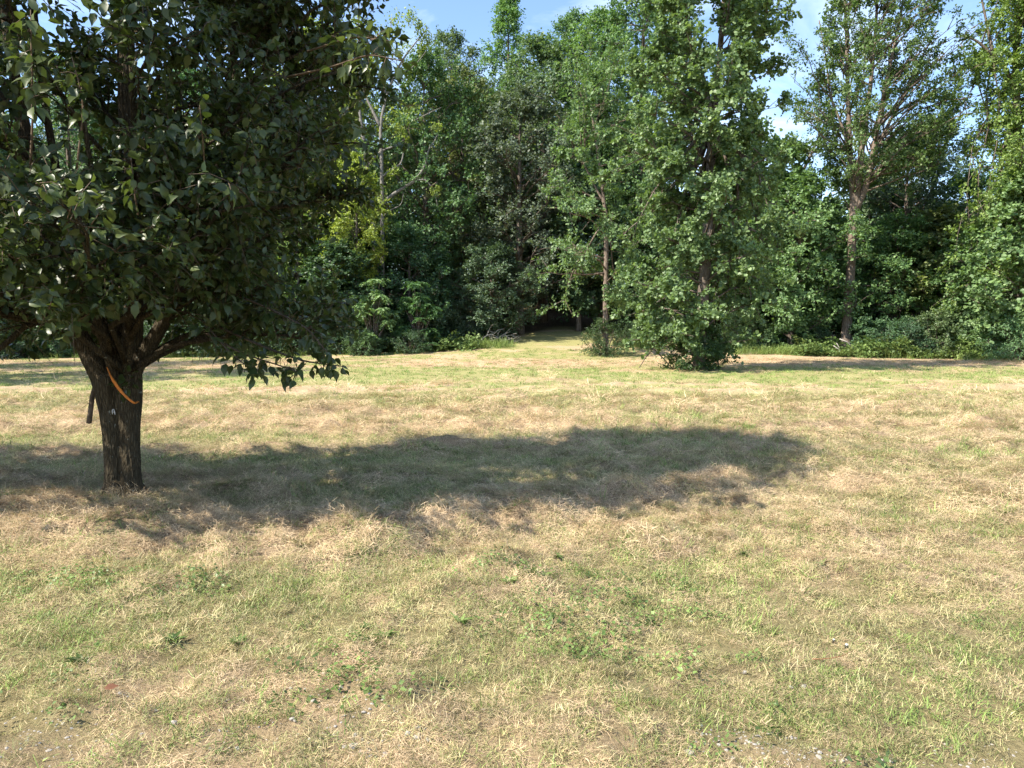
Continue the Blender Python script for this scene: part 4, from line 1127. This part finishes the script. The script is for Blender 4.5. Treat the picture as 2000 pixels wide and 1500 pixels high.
C_GREENF = palette('far_grass', [blades('far_grass', 26, 0.2, 0.085, 0.012, 0.6, 200 + i, M_GRASS, seg=2) for i in range(6)])
C_CLOVER = palette('creeping_weed', [leafy('creeping_weed', 34, 0.11, 0.024, 220 + i, M_WEED) for i in range(6)])
C_ROSETTE = palette('rosette_weed', [leafy('rosette_weed', 17, 0, 0.095, 240 + i, M_WEED, True) for i in range(5)])
C_EDGE = palette('edge_grass', [blades('edge_grass', 30, 0.3, 0.42, 0.014, 0.5, 260 + i, M_GRASS, seg=3) for i in range(5)])
C_VINE = palette('edge_vine', [leafy('edge_vine', 46, 0.5, 0.16, 280 + i, M_WEED) for i in range(5)])
C_STONE = palette('gravel', [pebble('gravel', 300 + i) for i in range(6)])

rg = np.random.default_rng(99)
def sample(y0, y1, dens, margin=1.0):
    """Points on the ground in the wedge the camera can see (with margin)."""
    y = np.sqrt(rg.uniform(y0 ** 2, y1 ** 2, int(dens * (y1 ** 2 - y0 ** 2) * 0.78)))
    x = rg.uniform(-1, 1, len(y)) * (0.78 * y)
    return x + rg.uniform(-margin, margin, len(y)) * 0.6, y
def put(x, y, dz=0.0, tilt=0.12):
    e = 0.05
    z = ground_z(x, y)
    sx = (ground_z(x + e, y) - z) / e; sy = (ground_z(x, y + e) - z) / e
    n = len(x); az = rg.uniform(0, 6.283, n)
    # tilt in the world frame, then spin: euler XYZ with Z outermost needs the slope in the spun frame
    c, s = np.cos(az), np.sin(az)
    lx = sx * c + sy * s; ly = -sx * s + sy * c
    rot = np.stack([np.arctan(ly) + rg.normal(0, tilt, n), -np.arctan(lx) + rg.normal(0, tilt, n), az], -1)
    return np.stack([x, y, z + dz], -1), rot
def keep_by(x, y, p):
    k = rg.random(len(x)) < p
    return x[k], y[k]

# straw, near and mid
x, y = sample(2.2, 7.5, 165); s = straw_map(x, y); x, y = keep_by(x, y, np.clip(0.12 + 0.95 * s, 0, 1) * (1 - 0.75 * gravel_map(x, y)))
x2, y2 = sample(7.5, 14, 62); s = straw_map(x2, y2); x2, y2 = keep_by(x2, y2, np.clip(0.08 + s * 1.05, 0, 1))
x = np.concatenate([x, x2]); y = np.concatenate([y, y2])
p, r = put(x, y); scatter('straw', C_STRAW, 8, p, r, rg.uniform(0.75, 1.25, len(p)) * np.interp(y, [2.3, 4.2, 5.2, 9, 14], [0.62, 0.72, 0.95, 1.2, 1.5]), 'loose dry mown straw lying over the near field', 'straw')
x, y = sample(13, 36, 9); s = straw_map(x, y); x, y = keep_by(x, y, np.clip(0.04 + s * 0.9, 0, 1))
p, r = put(x, y); scatter('far_straw', C_STRAWF, 6, p, r, rg.uniform(0.7, 1.2, len(p)), 'thin mown straw in bands over the far field', 'straw', 1)
# short mixed turf under everything
x, y = sample(2.2, 8.5, 230); x, y = keep_by(x, y, (1 - 0.75 * sstep(0.6, 1.0, straw_map(x, y))) * (1 - 0.6 * gravel_map(x, y)))
x2, y2 = sample(8.5, 17, 75); x2, y2 = keep_by(x2, y2, 1 - 0.7 * sstep(0.5, 1.0, straw_map(x2, y2)))
x = np.concatenate([x, x2]); y = np.concatenate([y, y2])
p, r = put(x, y, 0.0, 0.25); scatter('turf', C_TURF, 8, p, r, rg.uniform(0.7, 1.2, len(p)) * np.interp(y, [3, 8, 16], [0.72, 1.1, 1.7]), 'short mown turf of mixed green and dry blades', 'turf', 12)
# green tufts
def green_p(x, y):
    g = fnoise(x * 1.1, y * 1.4, 91, 3); s = straw_map(x, y)
    return np.clip(sstep(0.36, 0.62, g) * (1.0 - 0.65 * s) + 0.06, 0, 1)
x, y = sample(2.2, 8, 260); x, y = keep_by(x, y, green_p(x, y) * (1 - 0.7 * gravel_map(x, y)))
p, r = put(x, y); scatter('grass', C_GREEN, 8, p, r, rg.uniform(0.6, 1.35, len(p)), 'short green grass growing through the straw near the camera', 'grass', 2)
x, y = sample(8, 16, 80); x, y = keep_by(x, y, green_p(x, y))
p, r = put(x, y); scatter('mid_grass', C_GREEN, 8, p, r, rg.uniform(1.0, 1.9, len(p)), 'green grass between the windrows in the middle of the field', 'grass', 3)
x, y = sample(15, 40, 9); x, y = keep_by(x, y, np.clip(1.0 - 0.9 * straw_map(x, y), 0.05, 1))
p, r = put(x, y); scatter('far_grass', C_GREENF, 6, p, r, rg.uniform(0.5, 0.9, len(p)), 'short pale green grass of the far field', 'grass', 4)
# pale half-dry grass, mostly left foreground
x, y = sample(2.2, 7, 170)
pl = sstep(0.3, 0.6, fnoise(x * 0.8 + 3, y * 1.1, 95, 3)) * (0.12 + 0.9 * np.exp(-((x + 1.8) / 1.5) ** 2 - ((y - 4.1) / 0.6) ** 2)) * (1 - 0.8 * sstep(0.7, 1.0, straw_map(x, y)))
x, y = keep_by(x, y, pl * (1 - 0.8 * gravel_map(x, y)))
p, r = put(x, y); scatter('pale_grass', C_PALE, 8, p, r, rg.uniform(0.7, 1.3, len(p)), 'pale half dry grass in the foreground', 'grass', 5)
# coarse grass
x, y = sample(3.0, 14, 34); x, y = keep_by(x, y, sstep(0.42, 0.66, fnoise(x * 0.7, y * 0.9, 97, 2)) * np.where(x > 0.8, 1.0, np.where(y < 5.0, 0.35, 0.22)))
p, r = put(x, y); scatter('coarse_grass', C_TALL, 6, p, r, rg.uniform(0.4, 0.95, len(p)) * np.interp(y, [4, 7, 12], [0.8, 1.15, 1.5]), 'scattered coarse green grass blades standing above the straw', 'grass', 6)
# creeping weeds
x, y = sample(2.2, 4.6, 55); x, y = keep_by(x, y, sstep(0.46, 0.66, fnoise(x * 1.3 + 8, y * 1.6, 101, 3)) * np.clip(0.75 - 0.25 * x, 0.15, 1))
p, r = put(x, y); scatter('creeping_weeds', C_CLOVER, 6, p, r, rg.uniform(0.7, 1.2, len(p)), 'small leafed creeping weeds in the near foreground', 'weeds', 7)
# gravel showing through at the bottom of the picture
x, y = sample(2.2, 3.5, 1500); x, y = keep_by(x, y, gravel_map(x, y))
p, r = put(x, y, -0.001); scatter('gravel', C_STONE, 6, p, r, np.clip(rg.lognormal(-5.4, 0.45, len(p)), 0.002, 0.013), 'grey gravel chips showing through the thin grass', 'gravel', 8)
# tall weeds and vines along the foot of the wood
def edge_strip(px0, px1, d0, d1, n):
    px = rg.uniform(px0, px1, n); d = rg.uniform(d0, d1, n)
    return (px - 1000) / FPX * d, d
E = [edge_strip(800, 1000, 40.0, 42.0, 260), edge_strip(1205, 1290, 39.5, 41, 60), edge_strip(1430, 1640, 38.5, 40.5, 330), edge_strip(1600, 1900, 37.5, 39.5, 130), edge_strip(1880, 2080, 36.2, 38, 260), edge_strip(-50, 800, 38.5, 40.5, 150)]
x = np.concatenate([e[0] for e in E]); y = np.concatenate([e[1] for e in E])
x, y = keep_by(x, y, sstep(0.35, 0.62, fnoise(x * 0.6, y * 1.1, 131, 3)))
p, r = put(x, y); scatter('edge_grass', C_EDGE, 5, p, r, rg.uniform(0.6, 1.3, len(p)), 'tall bright green grass along the foot of the wood', 'grass', 9)
E = [edge_strip(1560, 1900, 37.6, 40, 420), edge_strip(1440, 1600, 40, 42, 120), edge_strip(1880, 2080, 36.5, 39, 160), edge_strip(-50, 930, 39.5, 41.5, 420)]
x = np.concatenate([e[0] for e in E]); y = np.concatenate([e[1] for e in E])
p, r = put(x, y, 0.05); p[:, 2] += rg.uniform(0, 1, len(p)) * 0.9 * sstep(0.35, 0.8, fnoise(x * 0.8, y * 0.8, 133, 3)); r[:, :2] += rg.normal(0, 0.35, (len(p), 2)); scatter('edge_weeds', C_VINE, 5, p, r, rg.uniform(0.6, 1.2, len(p)), 'low tangle of vines and weeds along the foot of the wood', 'weeds', 10)

# single broad-leaved weeds that stand out
def gp_(px, py):
    v = cam.rotation_euler.to_matrix() @ Vector(((px - 1000) / FPX, -(py - 750) / FPX, -1.0)); t = -CAM_H / v.z
    q = v * t; return q.x, q.y
ros = [o.data for o in C_ROSETTE.objects]
WEEDS = [(1060, 1150, 'dark leafy weed standing in the middle of the foreground'), (995, 1175, 'leafy weed left of the middle foreground weed'), (1150, 1140, 'leafy weed right of the middle foreground weed'),
         (1090, 1112, 'small weed rosette at the near edge of the straw'), (465, 1272, 'dandelion-like rosette in the left foreground'), (720, 1240, 'weed rosette below the straw, left of centre'),
         (340, 1270, 'low rosette in the pale grass of the left foreground'), (185, 1278, 'rosette in the pale grass near the left edge'), (750, 1262, 'second rosette left of centre'),
         (1600, 1140, 'weed rosette in the right foreground'), (1450, 1110, 'weed rosette right of centre'), (1790, 1100, 'coarse weed near the right edge, in full sun'),
         (160, 1325, 'dark weed at the lower left'), (1270, 1230, 'small weed right of the centre foreground'), (900, 1235, 'small weed just left of the centre foreground'), (155, 995, 'bright weed tuft at the left foot of the pear trunk'),
         (1090, 880, 'bright weed standing in the shade of the pear tree')]
for i, (px, py, lab) in enumerate(WEEDS):
    x, y = gp_(px, py)
    o = link('broadleaf_weed', ros[i % len(ros)]); o.location = (x, y, gz(x, y)); o.rotation_euler = (0, 0, i * 1.7); s = rnd.uniform(0.45, 0.8); o.scale = (s, s, s)
    tag(o, lab, 'weed', 'broad-leaved weeds in the foreground')
stn = [o.data for o in C_STONE.objects]
for i, (px, py, s, lab) in enumerate([(815, 1480, .016, 'white pebble at the bottom edge, left of centre'), (797, 1472, .015, 'second white pebble at the bottom edge, left of centre'), (945, 1405, .014, 'single white pebble in the lower middle'),
                                      (690, 1492, .018, 'grey pebble at the bottom edge'), (1570, 1350, .016, 'white pebble in the lower right grass'), (1545, 1352, .012, 'small white pebble beside a larger one in the lower right'),
                                      (1350, 1222, .010, 'tiny white pebble in the right foreground'), (1455, 1322, .013, 'white pebble right of centre in the lower grass'), (340, 1448, .016, 'pale pebble at the lower left'), (1345, 1492, .02, 'grey pebble at the bottom edge, right of centre')]):
    x, y = gp_(px, py)
    o = link('pebble', stn[i % len(stn)]); o.location = (x, y, gz(x, y) + 0.008); o.rotation_euler = (0, 0, i); o.scale = (s,) * 3
    tag(o, lab, 'pebble', 'pebbles in the foreground')
# fallen leaf, twig, two little dark caps
x, y = gp_(205, 1387)
o = link('fallen_leaf', leaves_mesh('fallen_leaf', np.zeros((1, 3)), np.array([[1.0, 0.3, 0.1]]), np.array([[0.3, -0.5, 1.0]]), np.array([0.055]), 'ovate', rngp, plain('dry_leaf', (0.15, 0.065, 0.035), 0.7, 0.2, .3)))
o.location = (x, y, gz(x, y) + 0.045); tag(o, 'curled reddish brown dead leaf at the lower left', 'leaf')
tp = []
for px, py in ((1586, 1314), (1605, 1314), (1625, 1312), (1645, 1307), (1665, 1299)):
    x, y = gp_(px, py); tp.append((x, y, gz(x, y) + 0.05))
tag(link('twig', tubes_mesh('twig', [(np.array(tp), np.linspace(0.0022, 0.0012, 5))], 5, mat=plain('red_brown_twig', (0.25, 0.10, 0.05), 0.7, 0.2, .1))), 'thin reddish brown twig lying across the right foreground', 'twig')
M_BLACK = plain('black_plastic', (0.012, 0.012, 0.012), 0.4, 0.5, 0.1); M_WHITE = plain('white_plastic', (0.78, 0.77, 0.72), 0.5, 0.4, 0.05)
for px, py, s, lab in ((1653, 1274, 1.0, 'small black plastic cap with a pale top in the right foreground'), (1628, 1262, 0.75, 'smaller white topped black cap behind the other one')):
    x, y = gp_(px, py)
    root = tag(empty('plastic_cap', (x, y, gz(x, y) + 0.008), 0.4, s * 0.65), lab, 'cap', 'plastic caps in the grass')
    link('body', tubes_mesh('cap_body', [(np.array([[0, 0, -0.02], [0, 0, 0.0], [0.001, 0, 0.02], [0.001, 0, 0.026]]), np.array([0.014, 0.0155, 0.0145, 0.012]))], 14, mat=M_BLACK), parent=root)
    link('top', tubes_mesh('cap_top', [(np.array([[0.001, 0, 0.0275], [0.001, 0, 0.031], [0.001, 0, 0.034]]), np.array([0.0115, 0.0115, 0.008]))], 14, mat=M_WHITE), parent=root)
